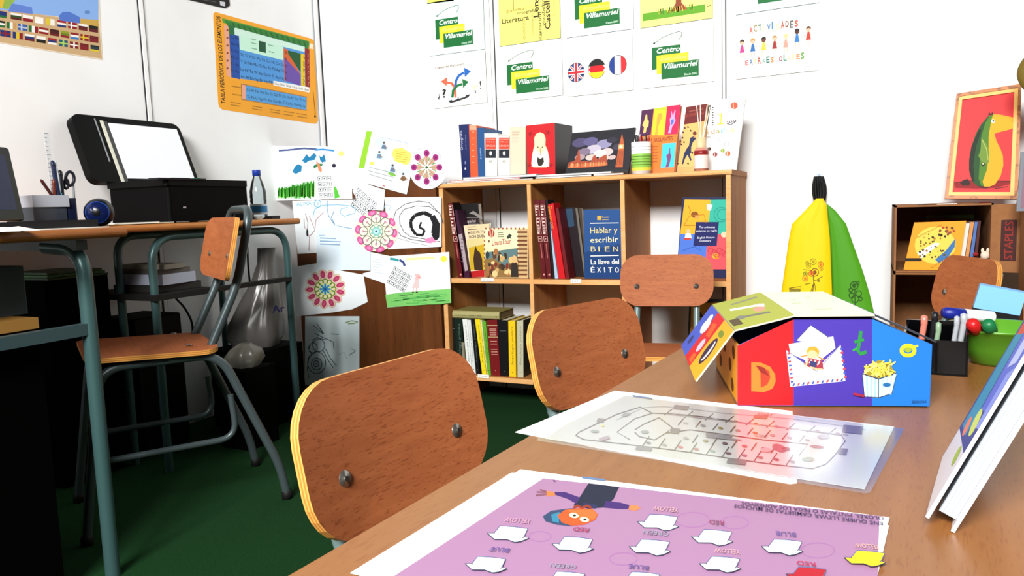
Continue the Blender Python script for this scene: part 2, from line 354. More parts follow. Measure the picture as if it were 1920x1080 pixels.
# ------------------------------------------------------------------ left wall: map, periodic table, small black board
def mapart(a):
    a.poly([(-155, 40), (742, 175), (765, 440), (-155, 290)], 'c9a87c')
    a.poly([(-400, -300), (738, -300), (738, 160), (-400, 25)], '86aee8')
    a.poly([(-400, -300), (100, -300), (130, -20), (60, 70), (-400, -10)], '8cb04c'); a.poly([(90, 25), (240, 55), (245, 105), (60, 85)], '5f7fd0'); a.poly([(440, 120), (470, 90), (520, 88), (600, 130), (600, 175), (450, 155)], '4f74c8'); a.poly([(600, 140), (738, 150), (738, 205), (600, 180)], 'c8a24a')
    a.circ(655, 92, 22, '5d86c4', 14); a.poly([(-400, -200), (40, -40), (20, 60), (-400, 10)], 'd8b63a')
    H = 24
    def fl(x0, x1, y, sty, cs):
        s = .165; f = lambda x, d: (x, y+s*(x-x0)+d)
        n = len(cs)
        if sty == 'h':
            for i, c in enumerate(cs): a.poly([f(x0, -H+2*H*i/n), f(x1, -H+2*H*i/n), f(x1, -H+2*H*(i+1)/n), f(x0, -H+2*H*(i+1)/n)], c); a.off -= a.step*.9
        elif sty == 'v':
            w = (x1-x0)/n
            for i, c in enumerate(cs): a.poly([f(x0+w*i, -H), f(x0+w*i+w, -H), f(x0+w*i+w, H), f(x0+w*i, H)], c); a.off -= a.step*.9
        else:
            a.poly([f(x0, -H), f(x1, -H), f(x1, H), f(x0, H)], cs[0]); xm = x0+(x1-x0)*(.38 if sty == 'x' else .5)
            a.poly([f(x0, -5), f(x1, -5), f(x1, 5), f(x0, 5)], cs[1]); a.poly([f(xm-6, -H), f(xm+6, -H), f(xm+6, H), f(xm-6, H)], cs[1])
    W_, R_, K_, B_, G_, Y_ = 'f0ece6', '8c1420', '14140f', '1d2f6e', '1c6a34', 'd8c030'
    for x0, x1, st, cs in ((-70, 50, 'h', [B_, B_, G_]), (80, 160, 'h', [W_, '2a4a20', '5a1418']), (170, 245, 'h', [W_, R_]), (260, 325, 'h', ['f0ece6', 'f4f0ec']), (345, 410, 'v', [Y_, W_]), (430, 495, 'h', ['a01c28', W_, B_]), (510, 577, 'x', [R_, W_]), (590, 655, 'h', [W_, '5a1018', '6a1018']), (668, 735, 'h', [K_, '5a1018'])):
        fl(x0, x1, 108+.16*max(x0, -70)-3, st, cs)
    for x0, x1, st, cs in ((-30, 38, 'h', [K_, W_, G_]), (50, 118, 'v', [G_, W_, 'c89a5a']), (135, 205, 'x', ['3a5a9a', 'b8c8e0']), (215, 285, 'v', [G_, W_, R_]), (293, 363, 'h', [R_, W_, R_]), (375, 443, 'h', ['3a0c10', '4a1014', '6a1418']), (455, 518, 'h', ['8a9a20', '6a7a18', R_]), (528, 590, 'h', [R_, W_, '3a7ac0']), (602, 665, 'x', [R_, Y_]), (672, 737, 'h', ['6a141c', '7a1820'])):
        fl(x0, x1, 178+.165*x0, st, cs)
    for x0, x1, st, cs in ((0, 80, 'p', [B_, R_]), (95, 170, 'v', [B_, Y_, R_]), (187, 257, 'h', [W_, B_, '6a1018']), (272, 342, 'h', [W_, K_]), (360, 425, 'h', ['a01c28', B_, W_]), (443, 507, 'p', ['20506a', 'a8d060']), (523, 587, 'p', ['7a1018', W_]), (600, 663, 'h', ['701018', '80141c']), (678, 742, 'h', ['15282e', '2a3a40', Y_])):
        fl(x0, x1, 245+.168*x0, st, cs)
flat('wall_map', 'sea and land map poster edged with rows of small national flags', 'map', [(-40, -30), (186, -8), (192.5, 112.5), (-40, 74)], pl, 'e7d7bd', lambda a: mapart(a), Z1)
def ptable(a):
    a.poly([(145, 135), (800, 310), (800, 345), (150, 170)], '5c9a2e'); a.poly([(160, 148), (795, 312), (795, 370), (200, 215)], '2e7d32')
    a.poly([(160, 185), (190, 195), (210, 580), (178, 570)], 'e8a58c'); a.poly([(195, 195), (765, 350), (770, 660), (215, 580)], '4f97dc'); a.poly([(195, 195), (272, 215), (280, 595), (215, 580)], '1c4fa6')
    a.poly([(195, 185), (235, 197), (235, 265), (200, 255)], '1f6a3a'); a.poly([(235, 205), (765, 352), (765, 390), (240, 262)], 'cfeee0'); a.poly([(272, 262), (605, 352), (605, 452), (278, 372)], 'c6f0da')
    a.poly([(420, 305), (473, 318), (475, 398), (423, 385)], '145032'); a.poly([(605, 362), (635, 370), (735, 560), (735, 640), (612, 605)], 'd2622c'); a.poly([(612, 430), (735, 560), (735, 645), (618, 605)], '6a4fa8')
    a.poly([(638, 378), (735, 402), (735, 545), (640, 400)], '17562c'); a.poly([(735, 402), (765, 410), (768, 650), (738, 640)], 'e8c81c'); a.poly([(765, 360), (800, 370), (803, 660), (770, 650)], '8e1c1c'); a.poly([(800, 325), (830, 330), (830, 370), (803, 363)], 'f2ead8')
    a.poly([(530, 605), (800, 655), (800, 695), (530, 640)], 'f6f6f2'); a.poly([(290, 630), (780, 728), (778, 828), (292, 745)], '57a0de'); a.poly([(290, 630), (322, 637), (322, 750), (292, 745)], 'e8a58c'); a.line([(290, 630), (780, 728), (778, 828), (292, 745), (290, 630)], 5, 'a8793c')
    a.text('TABLA PERIÓDICA DE LOS ELEMENTOS', (170, 780), (132, 125), 30, '1d1608', 0, .01)
    K = '122a4c'; a.text('Sc Ti V Cr Mn Fe Co Ni Cu Zn', (285, 418), (608, 497), 22, K); a.text('Y Zr Nb Mo Tc Ru Rh Pd Ag Cd', (285, 470), (610, 545), 22, K); a.text('La Hf Ta W Re Os Ir Pt Au Hg', (285, 530), (610, 600), 22, K); a.text('Ac Rf Db Sg Bh Hs Mt', (285, 583), (525, 630), 22, K)
    a.text('Uun Uuu Uub Uuq Uuh Uuo', (535, 632), (795, 683), 18, '303030')
    a.text('Ce Pr Nd Pm Sm Eu Gd Tb Dy Ho Er Tm Yb Lu', (330, 682), (772, 763), 22, K); a.text('Th Pa U Np Pu Am Cm Bk Cf Es Fm Md No Lr', (330, 735), (772, 808), 22, K)
    for x, y, ss in ((216, 240, 'H Li Na K'), (240, 300, 'Be Mg')): pass
    for i, (ss) in enumerate(['Li Be', 'Na Mg', 'K Ca', 'Rb Sr', 'Cs Ba', 'Fr Ra']): a.off -= a.step; a.text(ss, (215, 285+50*i), (272, 299+50*i), 20, '0f2a62')
    for i, ss in enumerate(['B', 'Al', 'Ga', 'In', 'Tl']): a.text(ss, (617, 400+50*i), (632, 404+50*i), 20, '3a1a10')
    a.text('He Ne Ar Kr Xe Rn', (785, 400), (787, 640), 12, 'd89a8a')
    a.text('F Cl Br I At', (752, 425), (752, 635), 14, '6a5a10')
    for i in range(14): a.off -= a.step; x = 225+41*i; y = 178+.262*(x-170); a.line([(x, y-22), (x+16, y+18)], 7, '1f5a26')
    for i in range(6): a.line([(178, 225+57*i), (192, 228+57*i)], 14, '8c4a3a')
    for x, y in ((360, 290), (362, 320), (366, 360), (490, 335), (495, 385)): a.line([(x, y), (x+40, y+10)], 4, '7aa890')
    for x, y in ((208, 765), (208, 785), (370, 795), (370, 815), (505, 820), (505, 838), (610, 835), (600, 855), (705, 850), (710, 872), (215, 645), (220, 705)): a.line([(x, y), (x+75, y+12)], 4, 'b07a20')
    a.line([(828, 690), (845, 860)], 3, '9a6a1a'); a.poly([(838, 860), (852, 876), (836, 882)], '3a2a10')
qs = cpx(Z2, [(95, 90), (815, 290), (838, 310), (840, 330), (865, 905), (855, 925), (840, 928), (150, 822), (128, 805), (118, 780), (80, 125), (82, 100)])
flat('periodic_table_poster', 'orange laminated periodic table poster on the left wall', 'poster', qs, pl, 'f0a31c', ptable, Z2, rough=.4)
flat('notice_sheet', 'black notice with a white code patch, cut off at the top', 'sign', [(338, -95), (424, -70), (431, 10), (424, 15), (420, 15), (345, -3)], pl, '0b0b0c', lambda a: (a.poly([(412*4, 2*4), (422*4, 4*4), (422*4, 12*4), (413*4, 10*4)], 'c8ccd0'), a.line([(362*4, -4*4), (405*4, 4*4)], 3, '5a5a5a')), (0, 0, 4), th=.003)

# ------------------------------------------------------------------ bookcase
M_oak = wood('beech_carcass', 'a86c38', 'b67c46', (18, 18, 2.5), (160, 160, 12), .6, .12, .86)
M_edge = wood('beech_edge', 'd9a062', 'e4b076', (3, 40, 40), (30, 200, 200), .5, .2, .95)
YF = 2.56; pf = PY(YF)
xs = [(pf(822, 345).x, pf(829.5, 345).x), (pf(987.5, 346).x, pf(994.5, 346).x), (pf(1162.5, 345).x, pf(1170.5, 345).x), (pf(1361, 340).x, pf(1370, 340).x)]
zt = pf(990, 336.5).z; zm = pf(990, 523.5).z; zb = pf(990, 712).z; TT = .018
bc = thing('bookcase', 'open beech bookcase with six compartments against the back wall', 'bookcase', ((xs[0][0]+xs[3][1])/2, YF, 0))
bo = bc.location.copy(); YBK = DW-.008
for i, (a, b) in enumerate(xs):
    m = MB().box(a, b, YF+.004, YBK, 0 if i in (0, 3) else zb, zt-TT, M_oak).box(a, b, YF, YF+.004, 0 if i in (0, 3) else zb, zt-TT, M_edge)
    m.build('side_panel' if i in (0, 3) else 'divider', bc, bo)
x0, x1 = xs[0][0]-.006, xs[3][1]+.004
prof = [(YF-.004, zt-.009), (YF-.003, zt-.003), (YF+.004, zt), (YBK, zt), (YBK, zt-TT), (YF+.004, zt-TT), (YF-.003, zt-TT+.003)]
MB().prism([(x0, y, z) for y, z in prof[2:6]], (x1-x0, 0, 0), M_oak).prism([(x0, y, z) for y, z in (prof[0], prof[1], prof[2], prof[5], prof[6])], (x1-x0, 0, 0), M_edge).build('top_board', bc, bo)
for nm, z in (('shelf', zm), ('bottom_board', zb)):
    for i in range(3):
        MB().box(xs[i][1], xs[i+1][0], YF+.006, YBK, z-TT, z, M_oak).box(xs[i][1], xs[i+1][0], YF+.002, YF+.006, z-TT, z, M_edge).build(nm, bc, bo)
pt = PY(YF-.0005)
for q, s_ in (([(902, 521.5), (926, 521.5), (926, 528), (902, 528)], 'LENGUA'), ([(1070, 523), (1090, 523.3), (1090, 531), (1070, 530.8)], 'LEC'), ([(896, 701.5), (917, 703), (917, 709.5), (896, 708)], 'POESÍA')):
    mb = MB(); P = [pt(*p)+V((0, -.0012, 0)) for p in q]; mb.prism(P, (0, .003, 0), 'f1efe8'); a = pxart(mb, Plane(P[0], (0, -1, 0)))
    a.text(s_, (q[3][0]+3, q[3][1]-2), (q[2][0]-3, q[2][1]-2), 2.6, '707070'); o = mb.build('shelf_tag', bc, bo); o['label'] = 'small white name tag on the shelf edge'

def book(label, quad, Y, depth, col, pages='e9e2d2', mode='spine', zbase=None, draw=None, crop=(0, 0, 1), group=None, side=None, name='book', rough=.45, back=None, yb=None, tiltback=0):
    """quad tl,tr,br,bl px on plane Y. mode spine: the spine faces the room; mode cover: the front cover faces the room."""
    p = PY(Y)
    if zbase is not None: zbase += .0008
    if tiltback: # cover leans back: plane turns about the base line
        zz = zbase if zbase is not None else p(*quad[3]).z
        t = math.radians(tiltback); p = Plane((0, Y, zz), (0, -math.cos(t), math.sin(t)))
    P = [p(*q) for q in quad]
    if zbase is not None:
        for i in (2, 3):
            j = {2: 1, 3: 0}[i]; d = P[i]-P[j]
            P[i] = P[j]+d*((zbase-P[j].z)/d.z)
    tl, tr, br, bl = P; n = -p.n; D = n*depth
    if depth and tiltback == 0: D = V((0, depth, 0))
    f = lambda u, v, t: (bl*(1-u)+br*u)*(1-v)+(tl*(1-u)+tr*u)*v+D*t
    def hx(mb, u0, u1, v0, v1, t0, t1, m):
        q = [f(u, v, t) for t in (t0, t1) for u, v in ((u0, v0), (u1, v0), (u1, v1), (u0, v1))]
        mb.add(q, [(0, 3, 2, 1), (4, 5, 6, 7), (0, 1, 5, 4), (1, 2, 6, 5), (2, 3, 7, 6), (3, 0, 4, 7)], m)
    W = (tr-tl).length; mc = mat(col, rough); bk = mat(back, rough) if back else mc
    o = (bl+br)/2; t = thing(name, label, 'book', o, group); cov = MB(); pg = MB()
    if mode == 'spine':
        e = min(.12, .0022/W); hx(cov, 0, 1, 0, 1, 0, .002/depth, mc); hx(cov, 0, e, 0, 1, .002/depth, 1, bk); hx(cov, 1-e, 1, 0, 1, .002/depth, 1, bk)
        hx(pg, e, 1-e, .012, .985, .002/depth, .97, mat(pages, .8))
    else:
        e = .0018/depth; hx(cov, 0, 1, 0, 1, 0, e, mc); hx(cov, 0, 1, 0, 1, 1-e, 1, bk); hx(cov, 0, .0018/W, 0, 1, e, 1-e, bk)
        hx(pg, .0018/W, .985, .012, .988, e, 1-e, mat(pages, .8))
    if draw: draw(pxart(cov, Plane(tl, p.n), crop))
    cov.build('cover', t, o); pg.build('pages', t, o); return t

# ------------------------------------------------------------------ things on top of the bookcase
GT = 'books standing on top of the bookcase'
book('tall dark blue spelling book, first on the left of the bookcase top', cpx(Z8, [(240, 135), (315, 130), (328, 495), (265, 500)]), 2.66, .17, '17245a', zbase=zt, group=GT, crop=Z8,
     draw=lambda a: (a.text('Ortografía', (272, 325), (264, 178), 18, 'b8c0d8'), a.text('de la lengua', (298, 320), (293, 210), 7, '8a94b8'), a.circ(290, 465, 6, 'c8d0e0', 9), a.circ(290, 420, 5, '7a86b0', 12)))
book('orange red book between the two blue books', cpx(Z8, [(316, 135), (375, 140), (385, 487), (328, 490)]), 2.66, .16, 'd8572e', zbase=zt, group=GT, crop=Z8, draw=lambda a: (a.rect(322, 140, 372, 175, 'e9a184'), a.bars(340, 190, 360, 420, 6, 3, 'f0b090')))
book('blue book with a leafy green top beside the white dictionaries', cpx(Z8, [(375, 160), (430, 158), (440, 490), (385, 490)]), 2.66, .16, '1f4f86', pages='7f9a6a', zbase=zt, group=GT, crop=Z8, draw=lambda a: (a.text('Gramática', (412, 395), (405, 310), 10, 'a8c4e0'),))
def dic(x):
    def d(a):
        a.rect(x+4, 232, x+84, 318, 'd8402c'); a.rect(x+4, 320, x+84, 385, '1f2430'); a.text('DICCIONARIO', (x+10, 250), (x+78, 250), 9, 'f0c8b8'); a.text('DE LA', (x+14, 268), (x+74, 268), 8, 'f0c8b8'); a.text('LENGUA', (x+10, 300), (x+78, 300), 14, 'f0c8b8')
        a.circ(x+44, 350, 10, 'd8d8d0', 16); a.circ(x+44, 410, 12, '4a4a3a', 8); a.circ(x+44, 410, 8, 'd8d4c0', 5)
    return d
book('white dictionary with red and black labels, left of the pair', cpx(Z8, [(432, 200), (532, 200), (528, 490), (440, 490)]), 2.66, .15, 'f3f1ec', zbase=zt, group=GT, crop=Z8, draw=dic(436))
book('white dictionary with red and black labels, beside the beige book', cpx(Z8, [(534, 218), (620, 218), (625, 485), (538, 488)]), 2.66, .15, 'f3f1ec', zbase=zt, group=GT, crop=Z8, draw=dic(537))
book('thick beige book left of the red bald man box', cpx(Z8, [(622, 150), (742, 150), (742, 470), (627, 482)]), 2.66, .14, 'e6cdb4', zbase=zt, group=GT, crop=Z8, draw=lambda a: (a.bars(640, 190, 700, 265, 6, 3, 'b89a80'),))
# red box-like volume
def redman(a):
    a.poly([(808, 290), (805, 240), (820, 205), (850, 192), (880, 205), (892, 240), (890, 290), (905, 320), (918, 380), (920, 425), (900, 455), (800, 455), (785, 430), (790, 370), (800, 320)], 'f2e2b0')
    a.poly([(790, 370), (812, 310), (840, 345), (870, 345), (898, 315), (920, 390), (918, 450), (786, 450)], 'f4f0e6'); a.poly([(830, 378), (852, 392), (875, 378), (880, 415), (862, 445), (838, 445), (828, 410)], '2a2420')
    a.circ(835, 305, 5, '3a2a1a'); a.circ(868, 305, 5, '3a2a1a'); a.line([(852, 310), (856, 365)], 5, 'c89a5a'); a.line([(828, 296), (842, 296)], 2, '8a6a3a'); a.line([(861, 296), (876, 296)], 2, '8a6a3a')
    for x, y in ((775, 205), (910, 195), (770, 440), (935, 440)):
        for k in range(5): t = k*1.25; a.line([(x, y), (x+20*math.cos(t), y+20*math.sin(t))], 4, '8a1016')
t = thing('book', 'bulky red volume with a bald bearded man on the cover', 'book', pf(855, 460), GT); q = cpx(Z8, [(745, 142), (958, 120), (962, 460), (745, 470)])
p = PY(2.63); tl, tr = p(*q[0]), p(*q[1]); bl, br = V((tl.x, 2.63, zt)), V((p(*q[2]).x, 2.63, zt)); t.location = (bl+br)/2
cb = V((.0, .15, 0)); mb = MB(); mb.prism([tl, tr, br, bl], (0, .004, 0), mat('c4141c', .4)); redman(pxart(mb, p, Z8)); mb.build('cover', t, t.location)
MB().prism([tl+V((0, .004, 0)), tr+V((0, .004, 0)), br+V((0, .004, 0)), bl+V((0, .004, 0))], (.012, .15, 0), mat('120d0e', .35)).build('slipcase', t, t.location)
# London canvas
def london(a):
    a.poly([(1095, 200), (1562, 157), (1512, 470), (1050, 465)], '15141f')
    for x, y, r, c in ((1150, 270, 60, '4a4468'), (1230, 260, 55, '5a5480'), (1330, 280, 60, '8a86a8'), (1250, 320, 60, 'b8b0c0'), (1350, 340, 50, 'c8b8b8'), (1180, 340, 50, '7a6a80'), (1440, 300, 45, '3a3448'), (1300, 350, 50, 'd8c8c8'), (1390, 250, 40, '2a2638'), (1150, 380, 40, 'a08a90'), (1230, 380, 40, 'd0b8b0'), (1330, 385, 40, 'd8c0b0'), (1390, 380, 30, 'c0a8a8')):
        a.circ(x, y, r, c, r*.55, -12)
    a.poly([(1055, 460), (1065, 420), (1110, 405), (1125, 370), (1140, 315), (1150, 365), (1155, 410), (1190, 405), (1230, 415), (1250, 370), (1265, 362), (1280, 395), (1330, 365), (1350, 360), (1358, 440), (1300, 448), (1180, 460)], 'a0442a')
    a.poly([(1060, 462), (1080, 430), (1350, 420), (1350, 440)], 'c8683a')
    a.poly([(1415, 455), (1440, 300), (1450, 262), (1466, 200), (1478, 262), (1480, 300), (1470, 455)], 'b4562c'); a.poly([(1440, 285), (1478, 280), (1478, 315), (1436, 318)], 'd89a5a'); a.circ(1457, 300, 13, 'f0e0b0')
    for k in range(5): a.line([(1425+k*9, 440), (1440+k*8, 330)], 2, '7a3018')
    for k in range(14): a.off -= a.step*(k > 0); a.line([(1070+20*k, 455-k), (1072+20*k, 425-k)], 3, random.choice(['e8a060', '5a2018', 'f0c080']))
    a.poly([(1470, 455), (1500, 300), (1540, 200), (1555, 165), (1512, 470)], '1a1620')
q = cpx(Z8, [(1092, 198), (1565, 156), (1515, 470), (1045, 465)]); p = Plane((0, 2.60, zt), (0, -.97, .2)); P = [p(*x) for x in q]
for i in (2, 3): d = P[i]-P[{2: 1, 3: 0}[i]]; P[i] = P[{2: 1, 3: 0}[i]]+d*((zt-P[{2: 1, 3: 0}[i]].z)/d.z)
mb = MB().prism(P, -p.n*.012, mat('0e0d12', .4)); a = pxart(mb, p, Z8); london(a); tag(mb.build('canvas_picture', None, (P[2]+P[3])/2), 'dark stormy city skyline picture leaning on top of bookcase', 'picture')
GB = 'magazines lying on the bookcase top'
def mags(label, px0, px1, Y0, Y1, z, col, th, sh=0):
    a, b = PY(Y0)(px0, 330).x, PY(Y0)(px1, 330).x; o = V(((a+b)/2, (Y0+Y1)/2, z)); t = thing('magazine', label, 'magazine', o, GB)
    MB().prism([(a, Y0, z), (b, Y0+sh, z), (b, Y1, z), (a, Y1, z)], (0, 0, th), mat(col, .3)).build('cover', t, o)
    mb = MB().prism([(a+.003, Y0-.0006, z+th*.2), (b-.003, Y0+sh-.0006, z+th*.2), (b-.003, Y1-.002, z+th*.2), (a+.003, Y1-.002, z+th*.2)], (0, 0, th*.55), mat('e8e6e0', .6)); mb.build('pages', t, o)
mags('thin black magazine at the bottom left of the magazine pile', 836, 1000, 2.565, 2.64, zt, '1a1a1c', .004)
mags('orange red magazine sticking out at the left of the pile', 843, 975, 2.566, 2.645, zt+.004, 'b83a22', .006)
mags('grey and white magazine on the left half of the pile', 868, 1005, 2.569, 2.65, zt+.010, '9aa0a6', .010, .006)
mags('glossy dark magazine lying in front of the red volume', 1003, 1110, 2.565, 2.628, zt, '20242c', .008)
mags('white magazine on top of the dark glossy one', 1006, 1146, 2.568, 2.597, zt+.008, 'c8ccd0', .006)
mags('brown magazine below the dark city picture', 1112, 1170, 2.567, 2.598, zt, '6a4a34', .008)
# white pen pot
pp = PY(2.575); c = pp(1199.5, 320); c = V((c.x, 2.598, zt)); R = abs(PY(2.598)(1217, 300).x-PY(2.598)(1181, 300).x)/2; hz = PY(2.575)(1199, 266).z-zt
t = thing('pen_pot', 'white plastic pot with green banded label on the bookcase top', 'pot', c)
MB().lathe([(0, 0), (R, 0), (R, hz), (R*.93, hz), (R*.93, .006), (0, .006)], c, mat('f4f3ee', .3), 28).build('pot', t, c)
g = MB(); g.lathe([(R*1.005, hz*.12), (R*1.012, hz*.13), (R*1.012, hz*.62), (R*1.005, hz*.63)], c, mat('8cc04c', .5), 28); g.lathe([(R*1.014, hz*.1), (R*1.016, hz*.2)], c, mat('e8d048', .5), 28)
for k in range(4): g.lathe([(R*1.016, hz*(.28+.085*k)), (R*1.017, hz*(.30+.085*k))], c, mat('3f6a1c'), 28)
for k in range(2): g.lathe([(R*1.004, hz*(.74+.1*k)), (R*1.005, hz*(.76+.1*k))], c, mat('b8bcc0'), 28)
g.build('label_band', t, c)
pens = [(-.011, -.005, 'b02a24', .075, .02, -.002), (.012, -.008, 'b02a24', .06, .03, .0), (-.006, .006, '15181c', .085, -.022, .0), (.004, .0, '1a2a5a', .08, -.006, .0), (.0, -.009, '14161a', .075, -.014, 0), (-.013, .004, '20242a', .085, -.015, .004), (.009, .009, '101216', .082, .008, .004), (.0, .012, 'c8ccd2', .09, -.012, .004)]
for dx, dy, cl, L, tx, ty in pens:
    b0 = c+V((dx*.8, dy*.8, .008)); b1 = c+V((dx+tx*.6, dy+ty, hz+L*.32)); tp = thing('pen', {'b02a24': 'red pen', '15181c': 'black pen', '1a2a5a': 'dark blue pen', '14161a': 'short black pen', '20242a': 'charcoal pen', '101216': 'black marker pen', 'c8ccd2': 'silver pen'}[cl]+' in the white pot on the bookcase'+(' leaning right' if tx > .01 and cl == 'b02a24' else ''), 'pen', b0, 'pens in the white pot')
    if cl == 'b02a24': tp['label'] = 'red pen leaning far right in the white pot' if tx > .025 else 'red pen standing in the middle of the white pot'
    d = (b1-b0); MB().cyl(b0, b0+d*.8, .0035, mat(cl, .35), 8).build('barrel', tp, b0); MB().tube([b0+d*.8, b0+d*.93, b1], [.0038, .0038, .002], mat(cl, .3), 8).build('cap', tp, b0)
# books right part
def brill(a):
    a.poly([(498, 285), (635, 262), (600, 560), (470, 580)], '471445'); a.poly([(640, 262), (782, 238), (755, 560), (612, 560)], 'f0dc28'); a.poly([(786, 236), (940, 216), (902, 548), (752, 555)], 'd8144e'); a.poly([(560, 570), (905, 550), (862, 930), (540, 940)], 'ec7a26')
    a.poly([(735, 655), (885, 645), (862, 920), (712, 930)], '3cc4d8')
    def hand(pts, c): a.poly(pts, c)
    hand([(545, 330), (560, 330), (565, 385), (580, 400), (575, 460), (555, 480), (545, 530), (515, 540), (525, 470), (505, 450), (528, 395)], 'f0c070'); hand([(680, 315), (725, 310), (735, 350), (715, 390), (690, 450), (675, 560), (645, 560), (665, 450), (668, 380)], 'e8a038'); hand([(835, 285), (850, 350), (870, 280), (880, 285), (868, 355), (880, 390), (865, 430), (840, 470), (825, 540), (795, 540), (820, 440), (815, 380), (832, 350)], 'b8a0e0'); a.poly([(830, 385), (860, 380), (858, 420), (830, 450)], '4a6ac0')
    hand([(812, 705), (820, 705), (820, 765), (832, 790), (820, 850), (800, 920), (765, 925), (790, 850), (775, 790), (805, 765)], '7a3a78')
    a.text('IDEAS BRILLANTES', (520, 652), (848, 618), 44, '5a1418', 0, .01); a.rect(640, 262, 782, 272, '9ac028'); a.bars(625, 690, 690, 860, 6, 14, 'b85a20', -.05)
book('bright book with coloured panels of hands, right of the pot', cpx(Y1, [(498, 283), (938, 216), (868, 930), (470, 945)]), 2.622, .022, 'e8752a', mode='cover', pages='b8ada4', zbase=zt, draw=brill, crop=Y1, group=GT, tiltback=6)
def mates(a):
    a.poly([(1000, 245), (1240, 206), (1205, 400), (975, 442)], '6a1414'); a.poly([(975, 442), (1215, 400), (1180, 905), (905, 920)], 'e8b46a')
    a.text('MATEMÁTICAS', (985, 362), (1200, 325), 34, 'a84030'); a.line([(1030, 295), (1190, 265)], 10, '9a4a3c')
    a.poly([(1045, 590), (1090, 570), (1110, 600), (1075, 640), (1050, 710), (1060, 760), (1020, 770), (985, 830), (965, 890), (950, 885), (975, 770), (1000, 720), (1030, 680)], '14204a'); a.poly([(1030, 700), (1060, 700), (1040, 770), (1060, 840), (1045, 850), (1010, 770)], '14204a'); a.circ(1095, 540, 22, '6a2416'); a.line([(1085, 590), (1105, 560)], 12, 'd8905a')
    for x, y in ((985, 480), (1020, 470), (1050, 510), (965, 530), (960, 590), (975, 640), (945, 665), (935, 630), (1070, 760), (1140, 700), (1020, 880), (905, 880)): a.circ(x, y, 12, '3a2418', 9, x % 90)
book('dark red and tan mathematics book with a leaping figure', cpx(Y1, [(1000, 246), (1240, 206), (1190, 905), (900, 925)]), 2.652, .012, 'd8a05a', mode='cover', zbase=zt, draw=mates, crop=Y1, group=GT, tiltback=7)
def mas(a):
    a.line([(1360, 335), (1395, 310), (1388, 430)], 15, 'c8d83a'); a.line([(1350, 440), (1425, 430)], 13, 'c8d83a')
    for ch, x, cl in (('1', 1180, 'd0a03a'), ('i', 1240, 'c8a050'), ('d', 1275, 'd8a080'), ('a', 1335, '9a9a40'), ('d', 1385, '6ab8d8'), ('e', 1445, 'e8c0b0'), ('s', 1500, 'e8dc70')): a.text(ch, (x, 552-.1*(x-1240)), (x+(45 if ch != 'i' else 10), 550-.1*(x-1240)), 62, cl, 0, .005)
    a.poly([(1240, 225), (1280, 220), (1240, 450), (1200, 560), (1190, 580)], '181a1e'); a.rect(1235, 225, 1275, 265, '5a6068')
    for x, y, r, c in ((1540, 228, 40, 'd8563a'), (1325, 778, 26, '8a3a4a'), (1410, 735, 24, '8aa83a'), (1468, 768, 30, 'c8643a'), (1260, 715, 20, '4a2018')): a.circ(x, y, r, c); a.line([(x-r*.3, y-r*.8), (x-r*.2, y+r*.8)], 5, 'f0d0b0')
    for y in range(8): a.circ(1300, 250+28*y, 9, '3a3a3a', 7)
    for x in range(5): a.off -= a.step*(x > 0); a.line([(1460+22*x, 400-4*x), (1475+22*x, 430-6*x)], 10, '3a3440')
    a.line([(1455, 430), (1500, 445), (1560, 405)], 10, '4a4654'); a.text('ABN', (1230, 596), (1275, 590), 24, '4a4a4a'); a.bars(1290, 590, 1450, 640, 3, 4, 'a8acb4', -.08); a.ring(1455, 660, 25, 4, '8a8e94'); a.line([(1325, 800), (1318, 880)], 3, 'b0a0a0')
book('tall white activity book with scattered fruit, last on the right', cpx(Y1, [(1240, 170), (1668, 130), (1570, 885), (1150, 915)]), 2.672, .012, 'f6f6f2', mode='cover', zbase=zt, draw=mas, crop=Y1, group=GT, tiltback=9)
# reed diffuser
c = V((PY(2.585)(1315, 320).x, 2.585, zt)); t = thing('reed_diffuser', 'small glass jar of white reeds in front of the books', 'diffuser', c); r_ = abs(PY(2.585)(1328, 300).x-PY(2.585)(1301.5, 300).x)/2; h1 = PY(2.585)(1315, 277).z-zt; h2 = PY(2.585)(1315, 258).z-zt
MB().lathe([(0, 0), (r_, 0), (r_, h1*.85), (r_*.75, h1), (r_*.6, h1)], c, mat('c98878', .15, 0, .6), 24).build('jar', t, c)
MB().lathe([(r_*.62, h1*.95), (r_*.66, h1), (r_*.66, h2), (0, h2)], c, mat('ecc79a', .4), 24).build('collar', t, c)
mb = MB().lathe([(r_*1.01, h1*.1), (r_*1.015, h1*.11), (r_*1.015, h1*.65), (r_*1.01, h1*.66)], c, mat('f0dcd4', .6), 24); mb.lathe([(r_*1.01, h1*.7), (r_*1.02, h1*.71), (r_*1.02, h1*.86), (r_*.98, h1*.87)], c, mat('8a1a1c', .4), 24); mb.build('label_band', t, c)
for x, y in ((1306, 197), (1313, 197), (1326, 197), (1331, 201)):
    e = PY(2.585)(x, y); MB().cyl(c+V(((x-1315)*.0003, 0, h2*.9)), e, .0016, mat('f4ecdc', .6), 6).build('reed', t, c)

